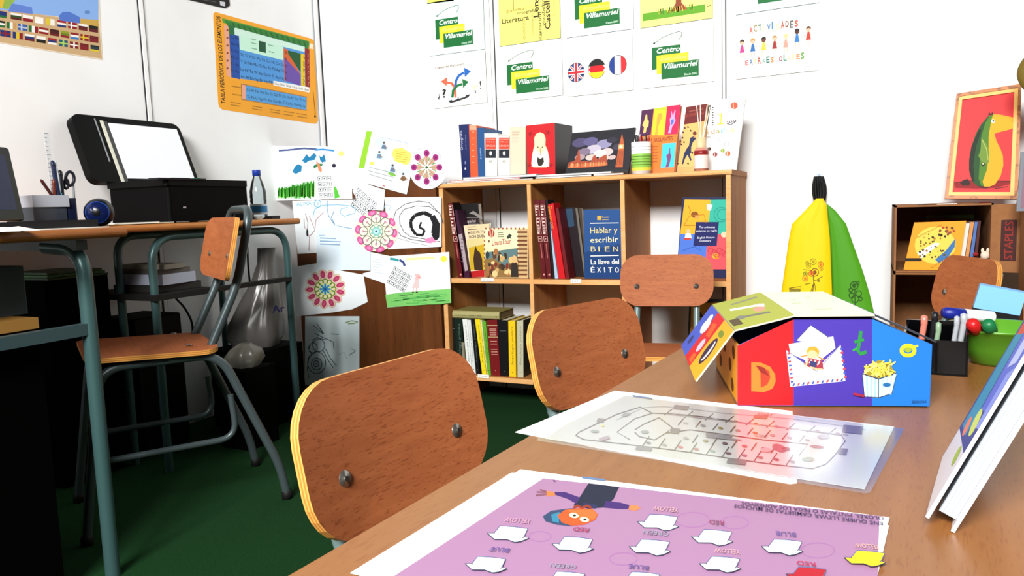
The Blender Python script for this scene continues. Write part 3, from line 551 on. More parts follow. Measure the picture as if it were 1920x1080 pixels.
# ------------------------------------------------------------------ books inside the bookcase
GL, GM, GR, GLOW = 'books in the upper left compartment', 'books in the upper middle compartment', 'books in the right compartments', 'books in the lower left compartment'
def enc(x0, x1):
    def d(a):
        m = lambda s, k: x0+(x1-x0)*s
        for i, y in enumerate((215, 325, 415)):
            yb = (310, 405, 475)[i]; f = lambda s, yy: (x0[0]+(x0[1]-x0[0])*(yy-190)/670+s, yy)
            a.line([f(5, y), f(38, y), f(38, yb), f(5, yb), f(5, y)], 3, 'd8a8a0'); a.bars(f(11, y)[0], y+12, f(34, y)[0], yb-10, 3+(i == 0), 12, 'e8c8c0')
        a.line([f(6, 495), f(38, 495), f(38, 540), f(6, 540), f(6, 495)], 3, 'd8a8a0'); a.circ(*f(22, 517), 4, 'e8c8c0'); a.line([f(22, 560), f(22, 690)], 6, 'a86058'); a.circ(*f(24, 838), 9, 'c88a80')
    return d
book('dark red encyclopedia volume alone at the left of its compartment', cpx(Y5, [(190, 200), (228, 192), (325, 862), (285, 868)]), 2.59, .062, '5a0d14', zbase=zm, draw=enc((190, 285), None), crop=Y5, group=GL, back='180c0e')
book('thin purple and white book leaning beside the red encyclopedia', cpx(Y5, [(252, 262), (272, 258), (385, 860), (342, 866)]), 2.59, .062, '3a1430', zbase=zm, crop=Y5, group=GL, draw=lambda a: (a.poly([(285, 480), (318, 470), (372, 800), (345, 810)], 'a89aa0'), a.bars(310, 520, 330, 720, 7, 7, '5a4a54')))
book('black book with a white title strip behind the knight book', cpx(Y5, [(298, 205), (460, 195), (520, 860), (400, 866)]), 2.662, .03, '141012', mode='cover', zbase=zm, crop=Y5, group=GL, draw=lambda a: (a.poly([(380, 290), (420, 265), (500, 320), (500, 350), (430, 300)], '8a8480'), a.rect(318, 325, 470, 385, '2a1a1c'), a.line([(318, 325), (470, 325), (474, 385), (322, 385), (318, 325)], 3, 'a8a0a0'), a.text('Español', (348, 372), (440, 368), 26, 'd8d0cc')))
def quij(a):
    a.poly([(355, 395), (565, 380), (570, 480), (375, 530)], 'ddc8a0'); a.poly([(372, 530), (540, 520), (540, 800), (395, 800)], 'c8a41e'); a.poly([(360, 530), (540, 500), (540, 560), (370, 600)], 'd8c88a'); a.bars(372, 412, 470, 435, 2, 4, '5a4a3a', -.05)
    a.text('MIGUEL DEL TORO', (375, 475), (540, 455), 20, '2a1a10', 0, .01); a.text('DON QUIJOTE', (383, 512), (560, 500), 24, '1a100a', 0, .02)
    a.poly([(430, 800), (420, 700), (430, 620), (440, 580), (455, 620), (480, 640), (500, 700), (505, 800)], '3a2412'); a.poly([(390, 810), (540, 795), (545, 860), (388, 862)], 'b01418')
book('paperback with a mounted knight on a mustard cover', cpx(Y5, [(332, 398), (565, 380), (560, 860), (404, 862)]), 2.61, .014, 'e2d6b8', mode='cover', zbase=zm, draw=quij, crop=Y5, group=GL, back='f0efe8')
def litera(a):
    a.poly([(515, 425), (905, 415), (900, 868), (525, 868)], 'e6d9b0'); a.poly([(525, 430), (805, 430), (825, 600), (530, 600)], 'eadfb8'); a.poly([(530, 640), (820, 600), (820, 760), (530, 800)], '5c7a7c'); a.poly([(520, 700), (600, 690), (700, 760), (830, 700), (830, 866), (525, 866)], '8a6a3a'); a.poly([(820, 430), (910, 430), (910, 868), (830, 868)], 'c8a878')
    for i in range(11): a.off -= a.step*(i > 0); a.rect(815, 450+38*i, 905, 466+38*i, '6a3a1c')
    for i in range(10): a.off -= a.step*(i > 0); a.rect(525+38*i, 417, 540+38*i, 434, '9a4a3a')
    for i in range(10): a.off -= a.step*(i > 0); a.rect(515, 450+38*i, 526, 468+38*i, '9a4a3a')
    a.circ(582, 468, 30, 'a83a34', 36); a.line([(570, 440), (575, 500)], 6, 'e8d8b0'); a.line([(594, 440), (588, 500)], 6, 'e8d8b0'); a.poly([(552, 530), (570, 530), (566, 550), (556, 550)], '6a4a2a'); a.poly([(720, 500), (745, 470), (770, 490), (755, 500), (765, 520), (745, 510), (730, 520)], '2e3a30')
    a.text('LiteraTour', (588, 578), (762, 560), 48, 'b0281e', .2, .005); a.bars(640, 462, 705, 498, 3, 5, '6a7a58')
    rr = random.Random(4)
    for i in range(46):
        x, y = rr.uniform(535, 815), rr.uniform(625, 850); a.circ(x, y, rr.uniform(8, 22), rr.choice(['c8a468', 'e0c488', '3a2c1c', '5a3a24', 'a86a3c', '2a3a3c', 'd8b878', '7a2c20']), rr.uniform(14, 34), rr.uniform(-20, 20), 8)
    a.circ(790, 700, 24, 'd8b078', 34); a.poly([(765, 735), (818, 735), (825, 860), (760, 860)], '2c2420')
book('square illustrated storybook with a balloon in front of knight book', cpx(Y5, [(512, 425), (912, 415), (912, 868), (522, 872)]), 2.585, .02, 'ddd0a8', mode='cover', zbase=zm, draw=litera, crop=Y5, group=GL)
for i, (x0, x1) in enumerate(((966, 1042), (1018, 1090))):
    book('dark red encyclopedia volume, '+('nearest the divider' if i == 0 else 'second from the divider')+' in the middle compartment', cpx(Y5, [(x0, 172), (x0+48, 168), (x1+32, 858), (x1-10, 862)]), 2.585, .065, '5a0d14', zbase=zm, draw=enc((x0, x1-8), None), crop=Y5, group=GM, back='200a0c')
book('black book squeezed between the encyclopedias and the red book', cpx(Y5, [(1071, 170), (1088, 165), (1152, 858), (1128, 860)]), 2.585, .065, '14090c', zbase=zm, group=GM)
book('thin white and blue booklet leaning by the red book', cpx(Y5, [(1108, 370), (1112, 370), (1182, 865), (1154, 868)]), 2.585, .06, 'a8bcd2', zbase=zm, crop=Y5, group=GM, draw=lambda a: (a.poly([(1109, 375), (1113, 375), (1123, 440), (1113, 440)], '2a5a9a'),))
book('bright red hardback with yellow lettering in the middle compartment', cpx(Y5, [(1092, 208), (1140, 196), (1245, 862), (1190, 868)]), 2.585, .065, 'c4101a', zbase=zm, crop=Y5, group=GM, draw=lambda a: (a.text('DICCIONARIO', (1142, 420), (1108, 222), 20, 'e89a30'), a.bars(1120, 225, 1132, 240, 2, 5, 'f0c040')))
book('dark red slim book right of the bright red hardback', cpx(Y5, [(1160, 240), (1185, 236), (1280, 850), (1252, 862)]), 2.585, .065, '6a1018', zbase=zm, group=GM)
book('large dark book with a blue glow leaning in the middle', cpx(Y5, [(1188, 236), (1335, 236), (1415, 855), (1285, 860)]), 2.66, .03, '1c1016', mode='cover', zbase=zm, crop=Y5, group=GM, draw=lambda a: (a.poly([(1240, 250), (1310, 245), (1330, 400), (1260, 420)], '27435e'), a.poly([(1195, 240), (1240, 240), (1280, 520), (1230, 480)], '4a2a30')))
book('brown grey book with a faint portrait beside the blue book', cpx(Y5, [(1300, 245), (1390, 240), (1425, 700), (1370, 760)]), 2.70, .02, '4a4038', mode='cover', zbase=zm, crop=Y5, group=GM, draw=lambda a: (a.circ(1340, 295, 24, '6a5a4a'), a.line([(1340, 350), (1385, 560)], 14, '6a5e52')))
def hablar(a):
    a.poly([(1412, 258), (1750, 255), (1750, 560), (1420, 640)], '1d4a86'); G = 'e8d08a'; Wt = 'f0ede0'
    a.rect(1535, 310, 1572, 348, 'd8a83a'); a.text('Reader', (1578, 330), (1645, 328), 16, 'c8a860'); a.line([(1580, 345), (1640, 343)], 4, 'c8a860'); a.line([(1470, 378), (1728, 374)], 5, Wt)
    a.text('Hablar y', (1472, 468), (1718, 462), 52, G, 0, .004); a.text('escribir', (1474, 552), (1724, 546), 50, 'f0e2b0', 0, .004)
    for ch, x in zip('BIEN', (1478, 1548, 1604, 1680)): a.text(ch, (x, 632), (x+(44 if ch != 'I' else 10), 631), 46, G, 0, -.004)
    a.line([(1475, 672), (1728, 667)], 6, Wt); a.text('La llave del', (1478, 748), (1732, 744), 44, Wt, 0, .014)
    for ch, x in zip('ÉXITO', (1478, 1535, 1600, 1636, 1696)): a.text(ch, (x, 820), (x+(36 if ch != 'I' else 9), 819), 46, Wt, 0, .012)
book('blue hardback with large cream and white lettering facing out', cpx(Y5, [(1412, 258), (1748, 253), (1752, 858), (1420, 862)]), 2.60, .03, '123a72', mode='cover', zbase=zm, draw=hablar, crop=Y5, group=GM)
def engl(a):
    a.poly([(655, 135), (850, 138), (830, 395), (622, 395)], 'f0ac24'); a.poly([(850, 138), (988, 135), (987, 395), (830, 395)], '2fb09a'); a.poly([(622, 395), (830, 395), (810, 660), (602, 655)], '4a74d2'); a.poly([(830, 395), (987, 395), (985, 660), (805, 660)], 'e8505a')
    a.poly([(740, 305), (912, 305), (895, 485), (720, 485)], '131a5c'); T = 'e4e6f4'
    a.text('Tus primeras', (764, 350), (882, 350), 15, T, 0, .01); a.text('palabras en inglés', (742, 378), (898, 376), 14, T, 0, .01); a.text('English Picture', (750, 430), (880, 427), 14, T, 0, .01); a.text('Dictionary', (768, 453), (852, 451), 14, T, 0, .01)
    a.poly([(820, 172), (865, 176), (850, 220), (822, 215)], 'f0efe4'); a.circ(730, 250, 28, '8a4a16', 24); a.circ(748, 268, 16, 'd89a4a'); a.line([(650, 330), (690, 260), (800, 250), (815, 310)], 4, 'b87a18'); a.line([(680, 180), (700, 220), (690, 240)], 4, 'b06a10'); a.line([(648, 332), (735, 330)], 4, 'a86a10')
    a.circ(682, 375, 16, 'e8b890'); a.poly([(662, 390), (700, 390), (708, 428), (655, 428)], 'f0ece8'); a.poly([(650, 425), (705, 425), (700, 440), (645, 440)], 'c0392b'); a.ring(930, 250, 55, 4, '1f8a78'); a.ring(940, 250, 40, 4, '1f8a78'); a.circ(950, 400, 22, 'f0c8a8')
    a.circ(885, 560, 26, 'e8b030', 20); a.poly([(880, 550), (900, 540), (915, 580), (880, 585)], 'd8861e'); a.line([(640, 520), (690, 500), (730, 490), (780, 520)], 4, '2f58b0')
    for k in range(6): a.ring(850+22*k, 520+14*(k % 3), 20, 4, 'b8323c')
book('large picture dictionary with four colour quarters facing out', cpx(Y2, [(638, 120), (990, 118), (986, 678), (595, 668)]), 2.66, .014, '141a48', mode='cover', zbase=zm, draw=engl, crop=Y2, group=GR)
book('orange and black book standing in the lower right compartment', cpx(Y2, [(690, 890), (935, 888), (925, 1330), (672, 1330)]), 2.66, .02, '16120f', mode='cover', zbase=zb, group=GR, crop=Y2, draw=lambda a: (a.poly([(705, 912), (920, 910), (912, 1310), (690, 1310)], 'cf8a2a'), a.poly([(730, 1020), (760, 960), (800, 1020)], '3a2410'), a.circ(765, 1060, 26, '4a2a14'), a.circ(735, 1160, 22, '2a1a3a')))
# lower left compartment
lo = [('black book at the far left of the lower compartment', [(228, 365), (250, 365), (270, 850), (245, 850)], '101210'), ('dark green book second from the left in the lower row', [(252, 368), (318, 375), (335, 850), (272, 850)], '0c1f16'), ('small grey brown book half as tall as its neighbours', [(312, 585), (332, 585), (352, 850), (334, 852)], '8a826a'),
      ('white paperback next to the dark green book', [(322, 378), (362, 376), (408, 845), (368, 848)], 'dfe3df'), ('white paperback beside the black paperback', [(365, 385), (395, 383), (440, 850), (412, 852)], 'd6dbd8'), ('black paperback between the white and yellow ones', [(398, 375), (432, 373), (478, 852), (444, 856)], '0f1012'),
      ('bright yellow paperback leaning on a green one', [(434, 378), (478, 378), (535, 858), (498, 860)], 'e6d11e'), ('pale yellow thin booklet behind the bright yellow one', [(481, 385), (495, 385), (547, 858), (541, 860)], 'ddd9a0'), ('green paperback next to the dark red hardback', [(499, 395), (530, 392), (576, 858), (551, 862)], '5fa32c'),
      ('dark red hardback with gold bands in the lower row', [(540, 385), (632, 382), (662, 860), (580, 862)], '6e1216'), ('wide black book between red and yellow books', [(636, 385), (730, 388), (736, 872), (668, 872)], '0c0c0f'), ('yellow orange book right of the wide black book', [(734, 392), (795, 390), (804, 880), (742, 882)], 'ecc21a'),
      ('cream grey spine at the right end of the lower row', [(812, 390), (868, 388), (870, 878), (818, 880)], 'b9b79c')]
def lowart(i, c, q):
    def d(a):
        f = lambda s, t: (q[0][0]*(1-s)*(1-t)+q[1][0]*s*(1-t)+q[3][0]*(1-s)*t+q[2][0]*s*t, q[0][1]*(1-t)+q[3][1]*t)
        ink = {'dfe3df': '50605a', 'd6dbd8': '50605a', 'e6d11e': '6a6418', 'ecc21a': '7a6410', '5fa32c': '2c5a14', 'b9b79c': '77755c', '6e1216': 'c08a7a'}.get(c, '5a6a66')
        if c == '6e1216':
            for t in (.1, .32): a.line([f(0, t), f(1, t)], 8, 'b09068')
            for t in (.17, .2, .24, .28, .4, .45, .55, .6, .65): a.line([f(.2, t), f(.85, t)], 7, ink)
        elif c in ('0c0c0f', '101210'): a.line([f(.2, .2), f(.8, .2)], 4, '5a5e64')
        else: a.text('Antología poética', f(.68, .82), f(.68, .1), abs(q[1][0]-q[0][0])*.3, ink)
        a.circ(*f(.5, .95), 4, ink)
    return d
for i, (lb, q, c) in enumerate(lo):
    book(lb, cpx(Y6, q), 2.585 if i != 2 else 2.58, .15, c, pages='d8cfb4', zbase=zb, group=GLOW, draw=lowart(i, c, q), crop=Y6, back='2a2a26' if i == 12 else None)
# lying book on top of the row
ztop = PY(2.585)(*cpx(Y6, [(440, 374)])[0]).z; q = cpx(Y6, [(232, 296), (652, 300), (650, 376), (230, 366)]); p = PY(2.583); A = [p(*x) for x in q]; x0, x1 = A[0].x, A[1].x; h = .030
t = thing('book', 'olive beige hardback lying flat across the standing books', 'book', V(((x0+x1)/2, 2.583, ztop)), GLOW); o = t.location.copy()
mb = MB().prism([(x0, y, z) for y, z in ((2.583, ztop+.004), (2.58, ztop+h/2), (2.583, ztop+h-.004), (2.588, ztop+h), (2.588, ztop))], (x1-x0, 0, 0), mat('a39c68', .5)).box(x0, x1, 2.588, 2.72, ztop+h-.0025, ztop+h, mat('8a8048')).box(x0, x1, 2.588, 2.72, ztop, ztop+.0025, mat('8a8048'))
a = Art(mb, lambda u, v: V((x0+(x1-x0)*u, 2.5798, ztop+h*v)), (0, -1, 0)); a.text('ANTOLOGÍA LITERARIA', (.05, .38), (.32, .38), .16, '7a7448'); a.text('LÓPEZ Y VEGA', (.36, .38), (.64, .38), .18, '4a4628'); a.circ(.94, .42, .01, '3a3620', .12); mb.build('cover', t, o)
MB().box(x0+.002, x1-.003, 2.5885, 2.716, ztop+.0025, ztop+h-.0025, mat('6e5c3c', .8)).build('pages', t, o)

# ------------------------------------------------------------------ brown panel with drawings
M_panel = wood('brown_panel', '573013', '683a1a', (30, 30, 2), (200, 200, 14), .55, .2, .8)
YP = 2.552; pp0 = PY(YP); xa, xb = pp0(553, 400).x, xs[0][0]-.008; zp = pp0(655, 300).z
mb = MB().box(xa, xb, YP, YP+.03, 0, zp, M_panel).box(xa-.003, xa, YP, YP+.03, 0, zp, mat('a3683a'))
tag(mb.build('display_panel', None, ((xa+xb)/2, YP, 0)), 'brown wooden panel covered with drawings beside the bookcase', 'panel')
GD = 'drawings pinned to the brown panel'
def draw1(a):
    a.line([(570, 250), (640, 245), (760, 232), (860, 240)], 14, '4a5a8a'); a.line([(840, 245), (900, 240), (985, 250)], 14, '3a8cc8'); a.circ(1038, 272, 20, 'f4e07a')
    B_ = '1878a8'; a.poly([(745, 325), (780, 275), (800, 300), (835, 268), (855, 285), (840, 320), (800, 325), (770, 345)], B_); a.poly([(875, 285), (890, 300), (912, 275), (925, 330), (895, 340), (880, 320)], B_); a.poly([(690, 370), (715, 350), (745, 365), (740, 405), (700, 425), (672, 412)], B_)
    a.poly([(830, 365), (860, 345), (905, 350), (895, 365), (860, 370), (835, 385)], '1f7a50'); a.poly([(850, 330), (870, 340), (895, 390), (890, 415), (870, 400)], 'e8845a'); a.circ(985, 362, 15, '20203a'); a.line([(620, 345), (615, 390), (650, 400), (665, 370)], 3, '9ab0c0'); a.line([(920, 360), (945, 390)], 3, 'b0c0c8')
    rr = random.Random(2); a.poly([(565, 560), (840, 510), (840, 590), (570, 605)], '9ae070')
    for i in range(60): x = 565+4.6*i; y = 535-.24*(x-565)*.8; a.off -= a.step*(i > 0); a.line([(x, y+rr.uniform(-12, 12)), (x+rr.uniform(-5, 5), 600+rr.uniform(-10, 12))], 5, rr.choice(['3fae2a', '57c43a', '2f9a20']))
    a.poly([(985, 520), (1000, 520), (1030, 600), (990, 608)], '57c43a')
def sheet(label, pts, crop, layer, col='f5f8fa', draw=None, name='drawing'):
    return flat(name, label, 'drawing', cpx(crop, pts), pp0, col, draw, crop, GD, .0006, off=.0012*layer)
sheet('child drawing of blue birds above bright green grass', [(505, 212), (1105, 222), (1122, 612), (535, 626)], Z7, 1, 'f6fafc', draw1)
sheet('plain white sheet with a lime green strip at its left', [(1180, 95), (1330, 110), (1300, 395), (1235, 520), (1120, 540), (1110, 330)], Z7, 1.6, 'f6f8f8', lambda a: a.poly([(1230, 103), (1270, 106), (1212, 382), (1168, 380)], '8fc930'))
def page(a):
    for x, y, r, c in ((1330, 185, 40, 'c8e8f4'), (1330, 290, 60, 'd0e8f0'), (1420, 385, 60, 'd4eaf4'), (1510, 410, 40, 'cfe6f2')): a.circ(x, y, r, c, r*.7)
    a.poly([(1430, 235), (1500, 230), (1565, 270), (1560, 330), (1530, 360), (1440, 330), (1420, 280)], 'f0e468'); a.bars(1450, 255, 1540, 325, 5, 4, 'c0a840', .15)
    for x, y in ((1360, 205), (1325, 275), (1425, 375), (1505, 440)): a.circ(x, y-15, 9, '5a4a4a'); a.poly([(x-12, y), (x+12, y), (x+20, y+35), (x-22, y+30)], random.choice(['6a8aa8', '7a7aa0', '5a7a9a'])); a.line([(x, y+10), (x+30, y+25)], 4, '8a6a5a')
    a.circ(1420, 428, 32, '7ab84a', 12, 20); a.circ(1505, 460, 22, '7a5a3a', 18); a.circ(1270, 345, 20, 'f0d85a', 12)
    a.line([(1340, 148), (1540, 195)], 3, '9ab0d0'); a.line([(1250, 375), (1440, 420)], 3, '7a828a'); a.line([(1245, 400), (1430, 450)], 3, '7a828a'); a.line([(1242, 425), (1420, 478)], 3, '7a828a'); a.line([(1350, 512), (1365, 516)], 8, 'c05a5a')
sheet('printed page of small skating figures and a yellow balloon', [(1295, 132), (1607, 215), (1530, 578), (1235, 498)], Z7, 2.4, 'f2f6f8', page, 'printed_page')
def mandala(cx, cy, R, ry, k, cols, dots=True):
    def d(a):
        f = ry/R
        if dots:
            for i in range(52):
                t = i*2.39996; r = R*(.72+.25*((i*37 % 52)/52)); a.off -= a.step*(i > 0); a.circ(cx+r*math.cos(t), cy+f*r*math.sin(t), R*.022, random.choice(['b05a9a', '6a5aa0', '8ab05a', '5a4a5a']), n=6)
        for i in range(k):
            t = 2*math.pi*i/k; c, s = math.cos(t), math.sin(t); P_ = lambda r, q: (cx+R*(r*c-q*s), cy+f*R*(r*s+q*c))
            a.poly([P_(.08, .0), P_(.45, .14), P_(.6, .07), P_(.6, -.07), P_(.45, -.14)], cols[0]); a.line([P_(.1, 0), P_(.62, 0)], R*.02, cols[1])
            x, y = P_(.68, 0); a.circ(x, y, R*.16, cols[2], R*.16*f); a.circ(x, y, R*.08, cols[3], R*.08*f)
            x, y = P_(.5, .2); a.circ(x, y, R*.03, cols[4], n=8); a.line([P_(.3, .1), P_(.5, .2)], R*.03, cols[4])
        a.circ(cx, cy, R*.07, '3a5a3a', R*.07*f)
    return d
def disc(label, cx, cy, rx, ry, crop, layer, draw, col='f6f4f8'):
    pts = [(cx+rx*math.cos(2*math.pi*i/32), cy-ry*math.sin(2*math.pi*i/32)) for i in range(32)]; return sheet(label, pts, crop, layer, col, draw, 'paper_mandala')
disc('round paper mandala with a pink flower wheel near bookcase top', 1690, 380, 142, 160, Z7, 3.2, mandala(1680, 375, 140, 156, 8, ('c89a8a', '7a9a4a', 'a02a7a', '7a1c5a', '4a9a3a')))
def ministrip(x, y, dx, dy, ex, ey, r, c):
    def d(a):
        for i in range(r):
            for j in range(c):
                ox, oy = x+dx*j+ex*i, y+dy*j+ey*i; a.off -= a.step*.8*(i+j > 0)
                a.line([(ox, oy), (ox+dx*.75, oy+dy*.75), (ox+dx*.75+ex*.6, oy+dy*.75+ey*.6), (ox+ex*.6, oy+ey*.6), (ox, oy)], 3.2, '6a7076'); a.circ(ox+dx*.35+ex*.3, oy+dy*.35+ey*.3, 6, '50565c', n=6)
    return d
sheet('small printed slip of symbols glued over the green grass', [(845, 430), (960, 420), (988, 608), (862, 620)], Z7, 2.2, 'f4f6f8', ministrip(862, 448, 36, -2, 4, 42, 4, 3), 'printed_slip')
sheet('tilted slip of symbols below the printed skating page', [(1195, 490), (1368, 545), (1355, 700), (1190, 690), (1122, 548)], Z7, 3, 'f2f5f8', ministrip(1165, 530, 38, 32, -14, 36, 4, 4), 'printed_slip')
def alma(a):
    T = '5fb0d2'; a.text('ALMA', (703, 668), (820, 660), 32, T, 0, -.004); a.ring(862, 648, 26, 4, T); a.text('3', (855, 660), (870, 660), 24, T)
    a.line([(828, 745), (840, 690), (900, 660), (1010, 655), (1110, 665), (1150, 690), (1140, 720), (1060, 742), (1030, 715), (1040, 685), (1090, 675)], 4, T); a.line([(935, 625), (935, 690), (945, 740), (985, 800), (1000, 812), (1120, 835)], 4, '5f9ac0'); a.line([(985, 705), (965, 750), (990, 800)], 4, '5a8ab0')
    a.line([(905, 712), (850, 770), (840, 850), (805, 890)], 4, 'a8808a'); a.line([(770, 720), (790, 790), (785, 850), (800, 900), (797, 1000)], 4, 'b08a94'); a.circ(785, 865, 8, '2a2a34', 30); a.line([(800, 740), (835, 830)], 4, 'b89aa0'); a.line([(960, 805), (900, 850)], 3, 'a8a0a0'); a.line([(760, 760), (765, 830), (790, 840)], 4, 'c0a0a8')
sheet('child drawing headed ALMA in thin blue lines', [(672, 628), (1240, 615), (1240, 1000), (712, 1024)], Z7, 1.8, 'f3f8fa', alma)
def snail(a):
    a.line([(1375, 640), (1440, 610)], 3, 'a8c0d0'); K = '50505a'
    sp = [(1775, 720), (1700, 640), (1620, 628), (1520, 650), (1450, 700), (1432, 760), (1445, 830), (1490, 890), (1560, 915), (1650, 930), (1740, 935), (1780, 930)]; a.line(sp, 4, K); a.line([(1800, 790), (1780, 720), (1700, 670), (1600, 665), (1510, 690), (1475, 740), (1480, 800), (1510, 860), (1560, 895), (1680, 915)], 4, K)
    ww = [(1640, 785), (1625, 825), (1665, 845), (1650, 885), (1600, 880), (1565, 830), (1560, 780), (1590, 735), (1660, 715), (1715, 740), (1740, 800), (1730, 870), (1755, 915)]
    for i in range(len(ww)-1): a.line([ww[i], ww[i+1]], 14+i*2, '15151a')
    a.poly([(1715, 740), (1740, 730), (1780, 800), (1775, 900), (1755, 925), (1720, 880), (1735, 800)], '15151a'); a.poly([(1665, 915), (1720, 895), (1750, 930), (1710, 945), (1675, 940)], 'e48ab8'); a.line([(1355, 690), (1370, 655), (1410, 665), (1400, 695), (1365, 695)], 4, '8ab0c8'); a.line([(1440, 900), (1560, 935), (1700, 965)], 3, '9a9aa0')
sheet('drawing of a large black snail spiral with pink mouth', [(1365, 600), (1790, 596), (1790, 970), (1390, 990)], Z7, 1.8, 'f8f8fa', snail)
def man2(a):
    cx, cy, R = 1302, 855, 160
    for i in range(10):
        t = 2*math.pi*i/10+.1; x, y = cx+R*.86*math.cos(t), cy+R*.86*math.sin(t); a.circ(x, y, 34, 'd85a9a', 22, math.degrees(t)+90); a.circ(x, y, 16, 'e88ab8', 12, math.degrees(t)+90)
    for i in range(8):
        t = 2*math.pi*i/8; x, y = cx+R*.6*math.cos(t), cy+R*.6*math.sin(t); a.ring(x, y, 34, 4, '6a6a70'); a.circ(x, y, 28, 'f2eedc'); a.circ(x, y, 10, 'd89ab0'); a.line([(cx+60*math.cos(t), cy+60*math.sin(t)), (x, y)], 4, '7a7a6a')
    a.poly([(cx+(50 if i % 2 else 30)*math.cos(math.pi*i/8), cy+(50 if i % 2 else 30)*math.sin(math.pi*i/8)) for i in range(16)], '8ac8c0'); a.ring(cx, cy, 50, 4, '5a8a80'); a.circ(cx, cy, 22, 'b8e0e8'); a.circ(cx, cy, 8, '2a5a7a')
disc('round cream paper mandala with pink edge in the panel centre', 1302, 855, 163, 150, Z7, 4, man2, 'f4efd0')
sheet('pale blue sheet with a few lines of faint writing', [(855, 850), (960, 800), (1140, 850), (1258, 995), (1258, 1150), (855, 1140)], Z7, 2.6, 'e0f0fa', lambda a: (a.line([(875, 885), (915, 885)], 4, '9ab8d0'), a.bars(880, 905, 1040, 950, 3, 6, '88aac8', .04)))
def man3(a):
    cx, cy, R = 520, 408, 158
    for i in range(13):
        t = 2*math.pi*i/13+.2; x, y = cx+R*.73*math.cos(t), cy+R*.70*math.sin(t); a.circ(x, y, 40, 'c8c08a', 33, math.degrees(t)); 
    for i in range(13):
        t = 2*math.pi*i/13+.2; x, y = cx+R*.73*math.cos(t), cy+R*.70*math.sin(t); a.circ(x, y, 35, 'f0c8c8', 27, math.degrees(t)); a.circ(x, y, 29, 'b83a60', 18, math.degrees(t)); a.circ(x, y, 12, 'c8587a', 6, math.degrees(t))
    a.circ(cx, cy, 82, 'e8d87a', 78); 
    for i in range(12): t = 2*math.pi*i/12; x, y = cx+62*math.cos(t), cy+58*math.sin(t); a.ring(x, y, 18, 5, '5a8a3a'); a.circ(x, y, 10, 'f0e8c8')
    a.circ(cx, cy, 48, 'd8e8a0', 46)
    for i in range(8): t = 2*math.pi*i/8; a.line([(cx, cy), (cx+42*math.cos(t), cy+40*math.sin(t))], 14, '2a8ac8')
    a.circ(cx, cy, 10, '1a5a9a')
sheet('white torn sheet with a pink and blue flower mandala', [(212, 252), (455, 215), (640, 270), (805, 300), (838, 505), (720, 560), (560, 585), (420, 600), (272, 615)], Y4, 2, 'eef5f8', man3)
sheet('narrow pale sheet tucked between the drawings below the mandala', [(860, 130), (1000, 160), (1085, 215), (1045, 395), (805, 310), (800, 290), (860, 275)], Y4, 2.2, 'eef4f8', lambda a: a.bars(875, 180, 960, 280, 6, 3, 'c8d4dc', .15))
def girl(a):
    a.poly([(970, 450), (1100, 432), (1460, 405), (1462, 512), (985, 545)], '7cc86a'); rr = random.Random(5)
    for i in range(30): y = rr.uniform(445, 525); x = rr.uniform(985, 1350); a.off -= a.step*(i > 0); a.line([(x, y), (x+100, y-rr.uniform(2, 14))], 3, rr.choice(['3fa048', '5ab85a', '2f8a3c']))
    a.circ(1408, 182, 24, 'f4e44a'); a.line([(1130, 185), (1340, 172)], 18, 'f2eca0'); a.line([(1140, 155), (1190, 152)], 4, 'd8b0a0'); a.circ(1210, 315, 24, 'f0b8b8'); a.poly([(1195, 335), (1225, 335), (1220, 400), (1170, 400)], 'e0c8c8'); a.line([(1180, 400), (1178, 430)], 5, 'e0a0a0'); a.line([(1205, 400), (1205, 428)], 5, 'e0a0a0'); a.circ(1178, 434, 9, '202020', 5); a.circ(1206, 432, 9, '202020', 5); a.line([(1215, 310), (1240, 330)], 5, 'e08a8a')
    a.line([(1005, 180), (1040, 185), (1070, 195)], 18, '2a9aa0'); a.line([(1075, 190), (1105, 205), (1115, 235)], 18, '3a4a80')
sheet('drawing of a small girl on grass under a yellow sun', [(950, 165), (1448, 130), (1463, 510), (985, 546)], Y4, 3, 'f8fafa', girl)
sheet('small slip of printed symbols over the girl drawing', [(1050, 215), (1200, 315), (1125, 428), (1000, 320)], Y4, 3.8, 'f2f4f6', ministrip(1040, 240, 34, 20, -16, 32, 4, 4), 'printed_slip')
def sketch(a):
    K = '30505a'; a.line([(455, 665), (505, 750), (430, 680), (500, 740), (470, 690), (510, 745)], 4, K); a.line([(440, 740), (500, 770), (580, 805), (585, 860)], 4, K); a.line([(425, 830), (425, 790), (460, 770), (520, 790)], 4, K)
    for x, y, rx, ry in ((470, 830, 45, 48), (455, 960, 68, 82), (455, 970, 40, 45), (452, 968, 20, 22), (430, 850, 30, 40)): a.ring(x, y, rx, 4, K, ry)
    a.line([(395, 1075), (385, 1000), (395, 930), (430, 890)], 4, K); a.line([(520, 855), (560, 930), (605, 985)], 4, K); a.line([(500, 860), (540, 940), (580, 1000)], 4, K); a.line([(400, 830), (390, 870), (420, 890)], 4, K); a.line([(565, 745), (622, 748)], 4, K); a.line([(710, 855), (750, 870), (700, 905)], 4, '3a5a5a')
    a.line([(670, 660), (720, 645), (765, 655), (740, 665), (690, 668)], 5, '7a8a4a'); a.line([(620, 900), (660, 880), (680, 930)], 3, 'a0b8b8'); a.circ(452, 968, 5, K)
sheet('grey sheet with a pencil sketch at the panel bottom', [(368, 612), (775, 612), (775, 1130), (366, 1130)], Y4, 1, 'cfdfe2', sketch)

